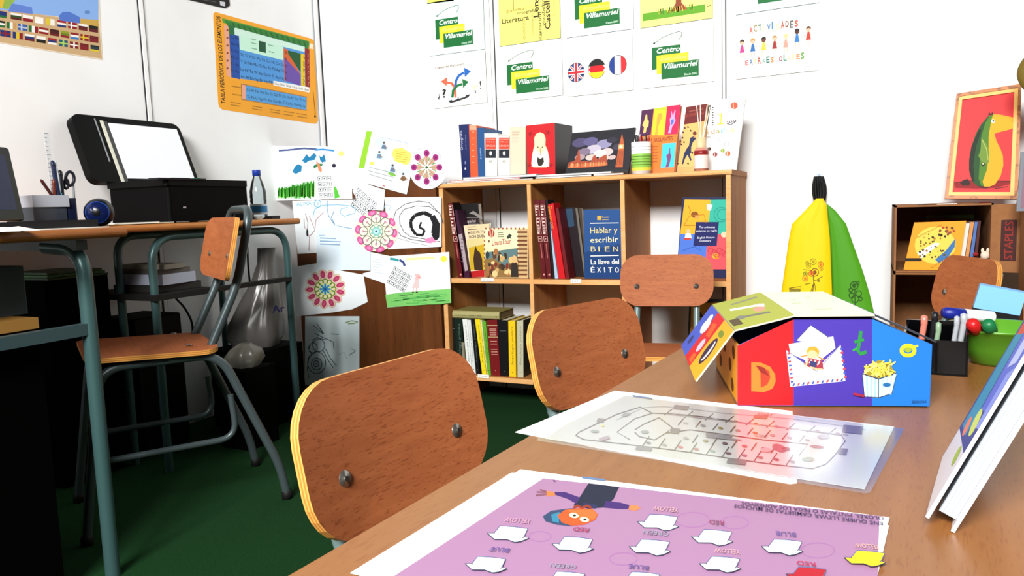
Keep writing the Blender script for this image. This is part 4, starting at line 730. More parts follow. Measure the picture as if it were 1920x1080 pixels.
# ------------------------------------------------------------------ hanging bags
hk = PY(DW-.002)(1536, 333); bagY = DW-.03
t = thing('wall_hook', 'small clear hook stuck on the wall above the bags', 'hook', hk); MB().box(hk.x-.009, hk.x+.009, DW-.006, DW, hk.z-.016, hk.z+.014, mat('c4d2e4', .2)).build('plate', t, hk); MB().tube(fillet([hk+V((0, -.004, .006)), hk+V((0, -.03, -.002)), hk+V((0, -.034, .012))], .008), .003, mat('c4d2e4', .2)).build('peg', t, hk)
def loft(mb, rows, m, n=40, folds=0):
    vs = []; fs = []
    for (cx, cy, z, a, b, ph) in rows:
        for k in range(n):
            th = 2*math.pi*k/n; f = 1+folds*math.sin(7*th+ph)+folds*.6*math.sin(11*th+2*ph)
            vs.append((cx+a*math.cos(th)*(1+folds*.15*math.sin(5*th+ph)), cy+b*math.sin(th)*f, z))
    R_ = len(rows)
    for i in range(R_-1):
        for k in range(n): fs.append((i*n+k, i*n+(k+1) % n, (i+1)*n+(k+1) % n, (i+1)*n+k))
    mb.add(vs, fs, m, True); mb.add(vs[:n], [tuple(range(n))], m); mb.add(vs[-n:], [tuple(range(n))], m)
def bag(label, spans, col, cy, b0, name='drawstring_bag'):
    p = PY(cy-b0*.6); rows = []
    raw = []
    for y, xl, xr in spans: a, b = p(xl, y), p(xr, y); raw.append(((a.x+b.x)/2, (a.z+b.z)/2, abs(b.x-a.x)/2))
    for i in range(len(raw)-1):
        for j in range(5):
            s = j/5; c, z, w = [raw[i][k]*(1-s)+raw[i+1][k]*s for k in range(3)]; u = (i+s)/(len(raw)-1)
            rows.append((c, cy, z, w, .012+(b0-.012)*min(1, u*1.3), u*2))
    c, z, w = raw[-1]; rows.append((c, cy, z, w, b0*.8, 2)); mb = MB(); loft(mb, rows, mat(col, .55), 44, .05); o = V((c, cy, z)); t = thing(name, label, 'bag', o, 'drawstring bags on the wall hook'); sk = mb.build('sack', t, o)
    def sf(x, y):
        q = p(x, y); r0_ = min(rows, key=lambda r: abs(r[2]-q.z)); u = max(-1, min(1, (q.x-r0_[0])/r0_[3])); return V((q.x, cy-r0_[4]*math.sqrt(1-u*u)*1.06-.0012, q.z))
    return t, o, sf
tg, og, pg_ = bag('green drawstring bag hanging behind the yellow one', [(382, 1538, 1550), (395, 1540, 1566), (420, 1545, 1586), (460, 1550, 1600), (510, 1553, 1618), (550, 1553, 1630), (592, 1553, 1640)], '4c9a14', DW-.019, .0135)
ty_, oy, py_ = bag('yellow drawstring bag with a printed tree, in front', [(372, 1530, 1543), (385, 1518, 1550), (420, 1484, 1553), (450, 1478, 1556), (500, 1471, 1558), (550, 1464, 1560), (600, 1460, 1558)], 'efd000', DW-.069, .017)
mb = MB(); a = Art(mb, (lambda pq: (lambda u, v: pq(Y2[0]+u/4, Y2[1]+v/4)))(py_), (0, -1, 0))
a.line([(1615, 832), (1625, 760), (1620, 700), (1640, 690)], 6, '5a5010'); a.line([(1600, 832), (1620, 770)], 4, '5a5010'); a.line([(1640, 832), (1630, 760)], 4, '5a5010'); a.line([(1545, 660), (1600, 665), (1625, 700)], 4, '7a6a10'); a.line([(1690, 710), (1640, 740), (1620, 740)], 4, '7a6a10'); a.line([(1560, 770), (1600, 760)], 4, '7a6a10')
for x, y, r, c in ((1585, 630, 18, 'a8a010'), (1675, 622, 20, 'd86a18'), (1620, 600, 22, 'a89a10'), (1632, 680, 28, '8a4a14'), (1605, 690, 18, 'd8501a'), (1562, 690, 14, '5a7a18'), (1560, 725, 20, 'e07a1a'), (1680, 655, 12, 'c89a10'), (1575, 610, 12, 'b0a010'), (1660, 742, 8, '8a7a10')): a.ring(x, y, r, 5, c); a.circ(x, y, r*.5, c, n=10)
a.line([(1438, 800), (1530, 785), (1520, 832)], 4, '6a5a10'); a.rect(1440, 802, 1522, 832, '8a7a1a'); mb.build('tree_print', ty_, oy)
mb = MB(); a = Art(mb, (lambda pq: (lambda u, v: pq(Y3[0]+u/3, Y3[1]+v/3)))(pg_), (0, -1, 0))
for x, y, r in ((125, 585, 22), (110, 640, 14), (150, 630, 16), (130, 660, 20), (105, 610, 10), (145, 570, 8), (160, 660, 10)): a.ring(x, y, r, 5, '24560a')
a.circ(125, 585, 12, '24560a'); a.line([(130, 700), (128, 600)], 5, '24560a'); mb.build('tree_print', tg, og)
for tt, oo, yy, dx in ((ty_, oy, DW-.064, -.004), (tg, og, DW-.032, .004)):
    e = PY(yy)(1537+dx*400, 378); h0 = hk+V((dx, -.034 if dx < 0 else -.016, .003))
    mb = MB()
    for k in range(5): x = (k-2)*.0055; mb.tube(fillet([e+V((x, 0, -.006)), (e+h0)/2+V((x*1.7, -.004*(k % 2), .0)), h0+V((x*.7, 0, 0))], .03), .0042, mat('0a0a0b', .7), 7)
    mb.build('cord', tt, oo)
# ------------------------------------------------------------------ right: cartons, picture
M_card = speck('cardboard', '8a5c3a', '95653f', 60, .85)
cy0, cy1 = 2.50, 2.87; pc = PY(cy0); cl, cr = pc(1677, 450).x, pc(1861, 450).x; cz1, cz0 = pc(1677, 386).z, pc(1677, 511).z
def carton(label, z0, z1, flap):
    o = V(((cl+cr)/2, cy0, z0)); t = thing('cardboard_box', label, 'box', o, 'cardboard boxes stacked as shelves'); k = .005; m = MB()
    m.box(cl, cl+k, cy0, cy1, z0, z1, M_card).box(cr-k, cr, cy0, cy1, z0, z1, M_card).box(cl, cr, cy0, cy1, z0, z0+k, M_card).box(cl, cr, cy0, cy1, z1-k, z1, M_card).box(cl, cr, cy1-k, cy1, z0, z1, M_card); m.build('shell', t, o)
    if flap:
        f = MB(); d = V((.34, -.10, 0)).normalized(); f.obox((cr, cy0, z0+.003), d*.15, (0, .004, 0), (0, 0, z1-z0-.006), M_card)
        P0 = V((cr, cy0, z0)); nn = V((d.y, -d.x, 0)); nn = nn if nn.y < 0 else -nn
        a = Art(f, lambda u, v: P0+d*u*.15+V((0, 0, (z1-z0)*v)), nn, base=.0005); a.rect(.13, .18, .38, .76, '3a1210'); a.text('STAPLES', (.32, .2), (.32, .74), .13, '8a2418', 0, .01); a.text('open this way', (.52, .45), (.52, .74), .07, '6a3020'); a.rect(.62, .2, .64, .7, '6a4028'); f.build('flap', t, o)
    return t
carton('open cardboard box holding picture books, upper of the stack', cz0, cz1, True)
carton('empty open cardboard box below the one with books', 0, cz0-.001, False)
GC = 'picture books in the cardboard box'
zc = cz0+.005
def yellowbk(a):
    a.circ(580, 360, 115, 'e0c850', 105); a.poly([(695, 320), (690, 370), (650, 430), (600, 460), (580, 440), (640, 390)], '3a6ea8'); a.poly([(480, 400), (580, 345), (610, 350), (500, 435)], 'e0e0dc'); a.poly([(412, 432), (505, 432), (505, 450), (410, 450)], '1a1410')
    rr = random.Random(9)
    for i in range(40): x, y = rr.uniform(490, 670), rr.uniform(280, 430); a.off -= a.step*(i > 0); a.circ(x, y, rr.uniform(3, 8), rr.choice(['4a3a1a', '6a5a20', '8a6a2a', '2a2a1a', 'a86a2a']), n=6)
    for i in range(14): x, y = rr.uniform(600, 690), rr.uniform(255, 300); a.circ(x, y, 8, rr.choice(['7a4a2a', '4a3a2a', 'a83a2a']), n=6)
    a.text('La ciudad y el mar', (560, 488), (690, 410), 14, '6a3a10'); a.text('cuentos de una calle', (478, 320), (620, 248), 11, '8a5010')
book('orange yellow picture book leaning at the box front', cpx(Y3, [(462, 232), (755, 222), (712, 498), (402, 500)]), cy0+.03, .008, 'ee9a1c', mode='cover', zbase=zc, draw=yellowbk, crop=Y3, group=GC, name='picture_book')
for i, (lb, q, c, yy) in enumerate((('white thin book right behind the orange picture book', [(742, 238), (775, 236), (738, 480), (705, 490)], 'd8d4cc', .04), ('tan picture book behind the thin white one', [(778, 232), (800, 228), (762, 470), (742, 480)], 'c8884a', .04), ('blue picture book near the right wall of the box', [(803, 230), (820, 228), (790, 460), (768, 470)], '4a6aa8', .04), ('dark maroon book nearest the right wall of the box', [(823, 225), (838, 222), (815, 455), (796, 460)], '4a1c18', .04))):
    book(lb, cpx(Y3, q), cy0+yy, .2, c, mode='spine', zbase=zc, group=GC, name='picture_book')
book('red brown picture book at the back of the box', cpx(Y3, [(552, 205), (780, 210), (770, 480), (545, 490)]), cy0+.27, .008, '7a2a1a', mode='cover', zbase=zc, group=GC, name='picture_book')
book('green picture book standing tallest at the back', cpx(Y3, [(530, 192), (800, 187), (795, 480), (520, 490)]), cy0+.29, .008, '8aa04a', mode='cover', zbase=zc, group=GC, name='picture_book')
c = PY(cy0+.02)(1838, 482); c.z = zc+.001; t = thing('soft_toy', 'small white and red soft toy in the box corner', 'toy', c); k = .012
MB().ball(c+V((0, 0, k*1.5)), k*1.2, k, k*1.5, mat('d8c8b4', .9)).ball(c+V((.012, 0, k*3.6)), k, k*.9, k, mat('dccbb8', .9)).build('body', t, c); MB().ball(c+V((-.014, -.006, k*2.2)), k*.7, k*.6, k*.8, mat('8a1a18', .8)).ball(c+V((-.012, -.006, k*3.9)), k*.6, k*.5, k*.5, mat('8a1a18', .8)).build('scarf', t, c); MB().ball(c+V((.018, 0, k*4.7)), .004, .003, .008, mat('dccbb8', .9)).ball(c+V((.005, 0, k*4.7)), .004, .003, .008, mat('dccbb8', .9)).build('ears', t, c)
# painting
zpt = cz1; pq = Plane((0, 2.68, zpt), (0, -.985, .17)); Q = cpx(Z5, [(1415, 225), (1900, 150), (1870, 1015), (1325, 1010)]); P = [pq(*x) for x in Q]
sh = zpt-min(P[2].z, P[3].z); P = [x+V((0, 0, max(0, sh))) for x in P]; o = (P[2]+P[3])/2; tl, tr, br, bl = P; fn = lambda u, v: (bl*(1-u)+br*u)*(1-v)+(tl*(1-u)+tr*u)*v
t = thing('framed_picture', 'framed bird painting on red, leaning on top of the boxes', 'picture', o); n = pq.n
def strip(mb, a, b, c, d, th, m): mb.prism([fn(*a)+n*th, fn(*b)+n*th, fn(*c)+n*th, fn(*d)+n*th], -n*(th+.012), m)
fr = MB(); wu, wv = .045, .03; Mf = wood('frame_wood', 'b8703a', 'c88248', (8, 8, 8), (60, 60, 60), .4); Mi = mat('f0b860', .4)
strip(fr, (0, 0), (1, 0), (1-wu, wv), (wu, wv), .004, Mf); strip(fr, (0, 1), (1, 1), (1-wu, 1-wv), (wu, 1-wv), .004, Mf); strip(fr, (0, 0), (wu, wv), (wu, 1-wv), (0, 1), .004, Mf); strip(fr, (1, 0), (1-wu, wv), (1-wu, 1-wv), (1, 1), .004, Mf); fr.build('frame', t, o)
fi = MB(); a0, b0 = wu, wv; a1, b1 = .1, .062
strip(fi, (a0, b0), (1-a0, b0), (1-a1, b1), (a1, b1), .001, Mi); strip(fi, (a0, 1-b0), (1-a0, 1-b0), (1-a1, 1-b1), (a1, 1-b1), .001, Mi); strip(fi, (a0, b0), (a1, b1), (a1, 1-b1), (a0, 1-b0), .001, Mi); strip(fi, (1-a0, b0), (1-a1, b1), (1-a1, 1-b1), (1-a0, 1-b0), .001, Mi); fi.build('inner_moulding', t, o)
cv = MB().prism([fn(a1, b1)-n*.004, fn(1-a1, b1)-n*.004, fn(1-a1, 1-b1)-n*.004, fn(a1, 1-b1)-n*.004], -n*.004, mat('cc1a20', .5)); up_ = V((0, 0, max(0, sh)))
a = Art(cv, lambda u, v: Plane(pq.p-n*.004, n)(Z5[0]+u/4, Z5[1]+v/4)+up_, n)
a.poly([(1395, 890), (1480, 872), (1830, 875), (1825, 900), (1700, 930), (1560, 935), (1400, 930)], '8a1014'); a.line([(1400, 888), (1500, 880)], 5, '2a0a0a'); a.line([(1720, 885), (1825, 880)], 6, '3a0a0a'); a.line([(1700, 935), (1800, 920)], 6, '3a0a0a')
a.poly([(1440, 895), (1465, 870), (1500, 862), (1520, 900), (1500, 912), (1460, 912)], '2a1410')
a.poly([(1690, 378), (1650, 392), (1600, 450), (1560, 520), (1525, 620), (1508, 720), (1508, 800), (1530, 880), (1570, 915), (1640, 918), (1660, 700), (1690, 500)], '1c4a1c')
a.poly([(1690, 378), (1660, 392), (1630, 440), (1600, 540), (1590, 700), (1580, 860), (1600, 915), (1700, 905), (1700, 500)], '4a7a1c'); a.poly([(1690, 378), (1675, 420), (1655, 540), (1655, 700), (1640, 800), (1610, 880), (1620, 920), (1660, 920), (1700, 905), (1745, 840), (1765, 760), (1762, 690), (1745, 640), (1715, 580), (1698, 525), (1720, 515), (1800, 495), (1860, 475), (1885, 455), (1888, 430), (1850, 405), (1790, 390), (1730, 378)], 'e8a41a')
a.poly([(1525, 620), (1508, 720), (1508, 800), (1530, 880), (1550, 880), (1540, 760), (1560, 620), (1600, 500), (1590, 480)], '0c2410'); a.poly([(1600, 555), (1640, 600), (1662, 660), (1655, 740), (1620, 750), (1595, 720), (1578, 690), (1595, 640)], '6a8a30'); a.line([(1605, 565), (1640, 640), (1650, 720)], 6, 'a8b85a'); a.circ(1612, 752, 14, '1a1410'); a.circ(1612, 748, 6, 'd8d0a0')
a.circ(1688, 428, 14, 'f4f0dc'); a.circ(1690, 427, 7, '141210'); a.circ(1842, 428, 10, '7a4a10', 4); a.poly([(1650, 385), (1660, 362), (1672, 378), (1682, 358), (1690, 380)], '2a1410'); a.poly([(1570, 915), (1660, 922), (1690, 915), (1640, 935), (1600, 932)], '4a1410')
cv.build('canvas', t, o)
# small things on the carton
for lb, px, w, c, z_, h in (('white card lying on the box in front of the painting', 1775, .05, 'e8e6e0', 0, .002), ('dark flat card on the box left of the white card', 1742, .04, '2a2420', 0, .002), ('red brown flat disc below the painting', 1845, .03, '5a1c14', 0, .004)):
    x = PY(2.54)(px, 378).x; mb = MB().obox((x-w/2, 2.515, cz1), (w, .01, 0), (-.008, .05, 0), (0, 0, h), mat(c, .4)); tag(mb.build('card', None, (x, 2.54, cz1)), lb, 'card')
# things cut off by the right edge
p = PY(2.36); xa_ = p(1924, 395).x; zf = p(1907, 396).z
tag(MB().box(xa_, xa_+.3, 2.345, 2.435, 0, zf-.001, M_card).build('cardboard_box', None, (xa_+.15, 2.39, 0)), 'closed cardboard box standing past the right frame edge', 'box')
P = [p(1915, 285), p(2050, 265), p(2050, 396), p(1906, 396)]; P = [P[0], P[1], V((P[2].x, 2.36, zf)), V((P[3].x, 2.36, zf))]; o = (P[2]+P[3])/2; t = thing('framed_picture', 'clear edged picture cut off by the right frame edge', 'picture', o)
MB().prism(P, (0, .012, 0), mat('7d828c', .2, 0, .5)).build('frame', t, o); c4 = sum(P, V((0, 0, 0)))/4; MB().prism([c4+(q-c4)*.9+V((0, -.001, 0)) for q in P], (0, .001, 0), mat('8a6a78', .3)).build('print', t, o)
p = PY(2.55); mb = MB(); rows = []
for k in range(13):
    u = k/12; y = 95+85*u; w_ = .075*math.sin(math.pi*(.12+.8*u))**.7; c0 = p(1955, y); rows.append((c0.x, 2.55, c0.z, w_*.8, .02, 0))
loft(mb, rows, mat('6e5a1a', .6), 20); hz_ = rows[-1][2]; o = V((rows[6][0], 2.55, rows[-1][2])); t = thing('hanging_pouch', 'olive brown pouch hanging at the top right edge', 'pouch', o); mb.build('body', t, o)
MB().tube([V((rows[0][0], 2.55, rows[0][2]-.002)), V((rows[0][0], 2.72, rows[0][2]+.25)), V((rows[0][0], DW, rows[0][2]+.3))], .003, mat('3a3020'), 8).build('cord', t, o)

# ------------------------------------------------------------------ chairs
M_lam = wood('chair_laminate', 'a05a34', 'ad653c', (14, 90, 90), (75, 640, 640), .55, .18, .7)
PLY = [mat('e0a050', .5), mat('c07a34', .5)]
M_tube = mat('6f8484', .35, .3, .4); M_steel = mat('9a968e', .3, .9)
def panel_mesh(mb, w, h, r, th, curve, M, n=7, rings=7, frame=None):
    """rounded, curved plywood panel; local x width, z height, front +y; frame maps local->local"""
    fr = frame or (lambda p: p); out = rrect(-w/2, w/2, -h/2, h/2, r, n); N = len(out)
    def surf(x, z, d): return fr(V((x, curve*x*x+d, z)))
    for d in (th/2, -th/2):
        vs = []; fs = []
        for i in range(rings+1):
            s = 1-i/rings
            for x, z in out: vs.append(surf(x*s, z*s, d))
        for i in range(rings):
            for k in range(N): fs.append((i*N+k, i*N+(k+1) % N, (i+1)*N+(k+1) % N, (i+1)*N+k))
        mb.add(vs, fs, M, True)
    L = 5
    for l in range(L):
        d0 = -th/2+th*l/L; d1 = d0+th/L; vs = [surf(x, z, d0) for x, z in out]+[surf(x, z, d1) for x, z in out]
        mb.add(vs, [(k, (k+1) % N, (k+1) % N+N, k+N) for k in range(N)], PLY[l % 2], False)
def chair(label, group, seat_h, w, bh, btop, seat_w, seat_d, tube, loop=False, rec=12, gap=.02, top_over=.03, rad=.06, face=None, tm=None):
    t = thing('school_chair', label, 'chair', (0, 0, 0), group); face = face or M_lam; M_tube = tm or globals()['M_tube']
    a = math.radians(rec); zc_ = btop-bh/2*math.cos(a); yb = -seat_d/2-.01
    R = Matrix.Rotation(a, 3, 'X')
    bc_ = V((0, yb-(zc_-seat_h)*math.sin(a), zc_)); mb = MB(); panel_mesh(mb, w, bh, rad, .012, .55, face, frame=lambda p: R @ p+bc_); bk = mb.build('backrest', t)
    for sx in (-1, 1):
        s = MB(); p0 = R @ V((sx*w*.32, .55*(w*.32)**2+.006, -.02))+bc_; ax = R @ V((0, 1, 0)); s.lathe([(0, .0035), (.003, .0035), (.0032, .002), (.0075, .002), (.009, 0)], p0, M_steel, 16, ax); s.lathe([(0, .0038), (.0028, .0038)], p0, mat('26221e', .5), 10, ax); s.build('screw', bk)
    mb = MB(); panel_mesh(mb, seat_w, seat_d, .05, .012, -.25, face, frame=lambda p: V((p.x, p.z, seat_h-.006+p.y+.006*math.sin(p.z*9)))); st = mb.build('seat', t)
    for sx in (-1, 1):
        for yy in (-seat_d*.28, seat_d*.25):
            MB().lathe([(0, .0025), (.007, .0015), (.0085, 0)], (sx*seat_w*.33, yy, seat_h-.25*(seat_w*.33)**2+.0005), M_steel, 12).build('screw', st)
    xs_ = w*.32; r = tube
    top = bc_+R @ V((0, -.012-r, bh/2+top_over if loop else bh*.3))
    if loop:
        b = lambda sx: [V((sx*xs_, yb+.03, seat_h-.03)), bc_+R @ V((sx*xs_, -.012-r, -bh/2)), bc_+R @ V((sx*xs_, -.012-r, bh/2+top_over))]
        MB().tube(fillet(b(-1)+b(1)[::-1], .05, 8), r, M_tube, 12).build('back_frame', t)
    else:
        for sx in (-1, 1): MB().tube([(sx*xs_, yb+.03, seat_h-.03), bc_+R @ V((sx*xs_, .55*xs_*xs_-.0075-r, -bh*.5)), bc_+R @ V((sx*xs_, .55*xs_*xs_-.0075-r, bh*.32))], r, M_tube, 12).build('back_post', t)
    sw = seat_w/2-.03; zz = seat_h-.02-r
    for sx in (-1, 1):
        MB().tube(fillet([(sx*sw, .03, zz), (sx*sw, -seat_d/2+.0, zz), (sx*(sw+.02), -seat_d/2-.13, .10), (sx*(sw+.02), -seat_d/2-.145, .012)], .06), r, M_tube, 12).build('rear_leg', t)
        MB().tube(fillet([(sx*sw, -.03, zz-.001), (sx*sw, seat_d/2-.03, zz), (sx*(sw+.02), seat_d/2+.03, .012)], .06), r, M_tube, 12).build('front_leg', t)
        MB().tube(fillet([(sx*sw*.98, seat_d/2-.03+.02, seat_h*.42), (sx*sw*.98, -seat_d/2-.03, seat_h*.42), (sx*sw, -seat_d/2-.02, seat_h*.68)], .05), r*.7, M_tube, 10).build('stretcher', t)
        for yy in (-seat_d/2-.145, seat_d/2+.03): MB().lathe([(0, 0), (r*1.25, 0), (r*1.25, .02), (r, .024)], (sx*(sw+.02), yy, 0), mat('151515', .6), 12).build('foot_cap', t)
    return t
def copy_tree(o, parent=None):
    c = o.copy(); C.objects.link(c)
    if parent: c.parent = parent
    for ch in list(o.children): copy_tree(ch, c)
    return c
GK = 'small school chairs around the low table'
kid = chair('small beech chair nearest the camera on the left of the table', GK, .345, .29, .165, .611, .30, .28, .010)
def place(o, cx, cy, face):   # (cx,cy): where the backrest centre stands; face: facing direction
    f = V((face[0], face[1])).normalized(); rz = math.atan2(-f.x, f.y); off = .28/2+.01+.04
    o.location = (cx+f.x*off, cy+f.y*off, 0); o.rotation_euler = (0, 0, rz)
def cam2w(lat, dep): return V((lat*math.cos(PSI)-dep*math.sin(PSI), lat*math.sin(PSI)+dep*math.cos(PSI)))
A_, B_ = cam2w(-.217, .705), cam2w(-.058, .945); c_ = (A_+B_)/2; d_ = (B_-A_).normalized(); place(kid, c_.x, c_.y, (d_.y, -d_.x))
k2 = copy_tree(kid); k2['label'] = 'second small chair on the left of the table, before the bookcase'; A_, B_ = cam2w(.008, 1.16), cam2w(.234, 1.39); c_ = (A_+B_)/2; d_ = (B_-A_).normalized(); place(k2, c_.x, c_.y, (d_.y, -d_.x))
k3 = copy_tree(kid); k3['label'] = 'small chair facing the camera at the far end, before the bookcase'; A_, B_ = cam2w(.348, 2.44), cam2w(.640, 2.36); c_ = (A_+B_)/2; d_ = (B_-A_).normalized(); place(k3, c_.x, c_.y, (d_.y, -d_.x))
k4 = copy_tree(kid); k4['label'] = 'small chair in front of the cardboard boxes on the right'; A_, B_ = cam2w(1.185, 2.06), cam2w(1.167, 1.80); c_ = (A_+B_)/2; d_ = (B_-A_).normalized(); place(k4, c_.x, c_.y, (d_.y, -d_.x))
big = chair('tall school chair with tube loop drawn up at the desks', None, .455, .36, .17, .775, .36, .31, .0115, True, 13, rad=.045, tm=mat('475254', .35, .3, .4))
f = V((-.53, -.85)).normalized(); big.rotation_euler = (0, 0, math.atan2(-f.x, f.y)); sc_ = V((-1.675, 1.505)); big.location = (sc_.x+f.x*.145, sc_.y+f.y*.145, 0)

# ------------------------------------------------------------------ low table
TZ = .54; M_table = wood('table_laminate', '86572d', '906035', (50, 4, 60), (520, 60, 520), .34, .28, .88); 
ta = math.radians(-4.65); ex = V((math.cos(ta), math.sin(ta), 0)); ey = V((-math.sin(ta), math.cos(ta), 0)); t0 = PZ(TZ)(540, 1080); t0 = t0-ey*.75; TW, TL = .98, .75+1.02
o = t0+ex*TW/2+ey*TL/2; o.z = 0; tb = thing('low_table', 'low wooden classroom table covered with worksheets', 'table', o, rz=ta)
lc = lambda x, y, z: V((x-TW/2, y-TL/2, z))
MB().obox(lc(0, 0, TZ-.022), (TW, 0, 0), (0, TL, 0), (0, 0, .022), M_table).build('tabletop', tb)
for x in (.07, TW-.07):
    for y in (.07, TL-.07): MB().cyl(lc(x, y, 0), lc(x, y, TZ-.022), .018, mat('5f8a8a', .4, .3)).build('leg', tb)
MB().obox(lc(.07, .06, TZ-.06), (TW-.14, 0, 0), (0, .02, 0), (0, 0, .038), mat('5f8a8a', .4)).obox(lc(.07, TL-.08, TZ-.06), (TW-.14, 0, 0), (0, .02, 0), (0, 0, .038), mat('5f8a8a', .4)).obox(lc(.06, .07, TZ-.06), (.02, 0, 0), (0, TL-.14, 0), (0, 0, .038), mat('5f8a8a', .4)).obox(lc(TW-.08, .07, TZ-.06), (.02, 0, 0), (0, TL-.14, 0), (0, 0, .038), mat('5f8a8a', .4)).build('apron', tb)
# ------------------------------------------------------------------ worksheets
GW = 'paper sheets on the low table'
pz = PZ(TZ)
def lay(label, corners, z, col, draw=None, crop=(0, 0, 1), name='worksheet', m=None, th=.0005):
    return flat(name, label, 'paper', corners, PZ(z), m or col, draw, crop, GW, th)
def ext(a, b, c, L):  # fourth/third corners: a tl, b tr, side dir towards c with length L in metres -> br, bl in px
    A, B, Cc = pz(*a), pz(*b), pz(*c); d = (Cc-A).normalized()*L; pr = lambda p: (960+FOC*(p-CAM).dot(_r)/(p-CAM).dot(_w), 540-FOC*(p-CAM).dot(_u)/(p-CAM).dot(_w)); return [a, b, pr(B+d), pr(A+d)]
lay('lowest white sheet peeking out left of the purple worksheet', ext((955, 888), (1640, 980), (703, 1060), .215), TZ, 'f6f8fa')
lay('second white sheet under the purple worksheet', ext((960, 886), (1667, 985), (700, 1047), .212), TZ+.0006, 'f4f7f9')
SH = [(-235, -10), (-155, -10), (-90, -90), (60, -82), (220, -60), (180, 30), (235, 48), (145, 85), (75, 95), (-15, 62), (-155, 60)]
def shirt(a, x, y, c='eef8f6', k=.32):
    ps = [(x+u*k, y+v*k) for u, v in SH]; a.poly(ps, c); a.line([ps[i] for i in (0, 10, 9, 8, 7, 6)], 2.4, '2a2f4a'); a.line([ps[1], ps[2], ps[3], ps[4], ps[5]], 2.4, '5a5f8a'); a.line([ps[0], ps[1]], 1.6, '4a4f6a'); a.line([ps[5], ps[6]], 1.6, '4a4f6a'); a.line([(x-155*k, y+5*k), ps[1]], 2, '2a2f4a'); a.line([ps[5], (x+165*k, y+50*k)], 2, '2a2f4a')
def purple(a):
    a.poly([(612, 90), (1822, 226), (1815, 470), (1790, 760), (-320, 700)], '9c7597')
    for x, y, r in ((1150, 240, 60), (1300, 250, 50), (600, 300, 40), (1600, 350, 60), (900, 380, 50)): a.ring(x, y, r, 3, '966896', r*.45)
    D = '141c34'; a.poly([(775, 108), (885, 122), (865, 165), (835, 195), (775, 200), (720, 188), (745, 155)], D); a.poly([(755, 178), (808, 186), (800, 200), (752, 194)], '20264e'); a.poly([(745, 160), (690, 140), (650, 140), (655, 150), (700, 165), (730, 182)], '3a1f66'); a.poly([(838, 172), (890, 178), (925, 188), (918, 202), (870, 200), (828, 196)], '3a1f66')
    a.poly([(652, 140), (628, 136), (615, 148), (630, 156), (655, 152)], 'e8743c'); a.line([(625, 142), (588, 140)], 4, '7a4a5a'); a.line([(625, 148), (585, 152)], 4, '7a4a5a'); a.line([(622, 138), (600, 132)], 4, '7a4a5a'); a.poly([(922, 188), (950, 188), (962, 198), (945, 208), (918, 204)], 'ec7a48')
    a.poly([(610, 228), (640, 208), (700, 200), (740, 198), (715, 250), (720, 264), (660, 258), (620, 246)], '2a3f60'); a.poly([(640, 222), (670, 212), (668, 252), (645, 246)], '2a7a98'); a.poly([(662, 225), (690, 205), (740, 198), (790, 202), (808, 220), (800, 240), (760, 258), (715, 262), (678, 250)], 'd2501e'); a.poly([(700, 205), (790, 204), (805, 220), (795, 240), (740, 235)], 'e4662c'); a.line([(720, 197), (735, 190), (750, 197), (770, 190), (785, 198)], 6, '8a2c14')
    for x, y in ((722, 225), (760, 240)): a.circ(x, y, 17, 'f0e6b8', 9, 10); a.circ(x+2, y, 6, '1c1a14', 4)
    for x, y, c in ((1025, 250, None), (1220, 305, None), (485, 293, None), (718, 332, None), (995, 342, None), (1472, 342, None), (405, 405, None), (1248, 405, None), (690, 460, None), (960, 462, None), (1770, 385, 'e8cc1c'), (1560, 445, 'a81826')): shirt(a, x, y, c or 'eef8f6')
    for s_, x, y, w, c in (('YELLOW', 1100, 216, 90, 'cf9aa0'), ('RED', 1262, 262, 52, '8a3a5c'), ('YELLOW', 570, 257, 90, 'c890a8'), ('RED', 778, 288, 55, 'a02c58'), ('GREEN', 1065, 302, 92, '8a8aa0'), ('BLUE', 1520, 305, 72, '5a4a8a'), ('BLUE', 492, 362, 68, '50408a'), ('GREEN', 732, 422, 92, '8a8aa0'), ('BLUE', 992, 425, 72, '50408a'), ('RED', 1590, 412, 68, 'b02850'), ('YELLOW', 1320, 368, 92, 'cf9aa0'), ('YELLOW', 1820, 350, 90, 'd8a090')):
        a.off -= a.step; a.text(s_, (x, y-12), (x-w, y-12-w*.09), 15, c, 0, .005)
    a.text('ENE QUIERE LLEVAR CAMISETAS DE MUCHOS', (1833, 254), (1300, 190), 12, '43305a', 0, .01); a.text('OLORES. PÍNTALAS O PEGA LOS ADHESIVOS.', (1836, 235), (1322, 180), 12, '43305a', 0, .01)
    a.line([(750, 92), (835, 102)], 4, '5a7aa8'); a.circ(650, 104, 3, '6a3a7a')
lay('purple worksheet with an upside down boy and white shirts', ext((976, 880), (1668, 970), (705, 1045), .212), TZ+.0012, 'fbfcfd', purple, W2)
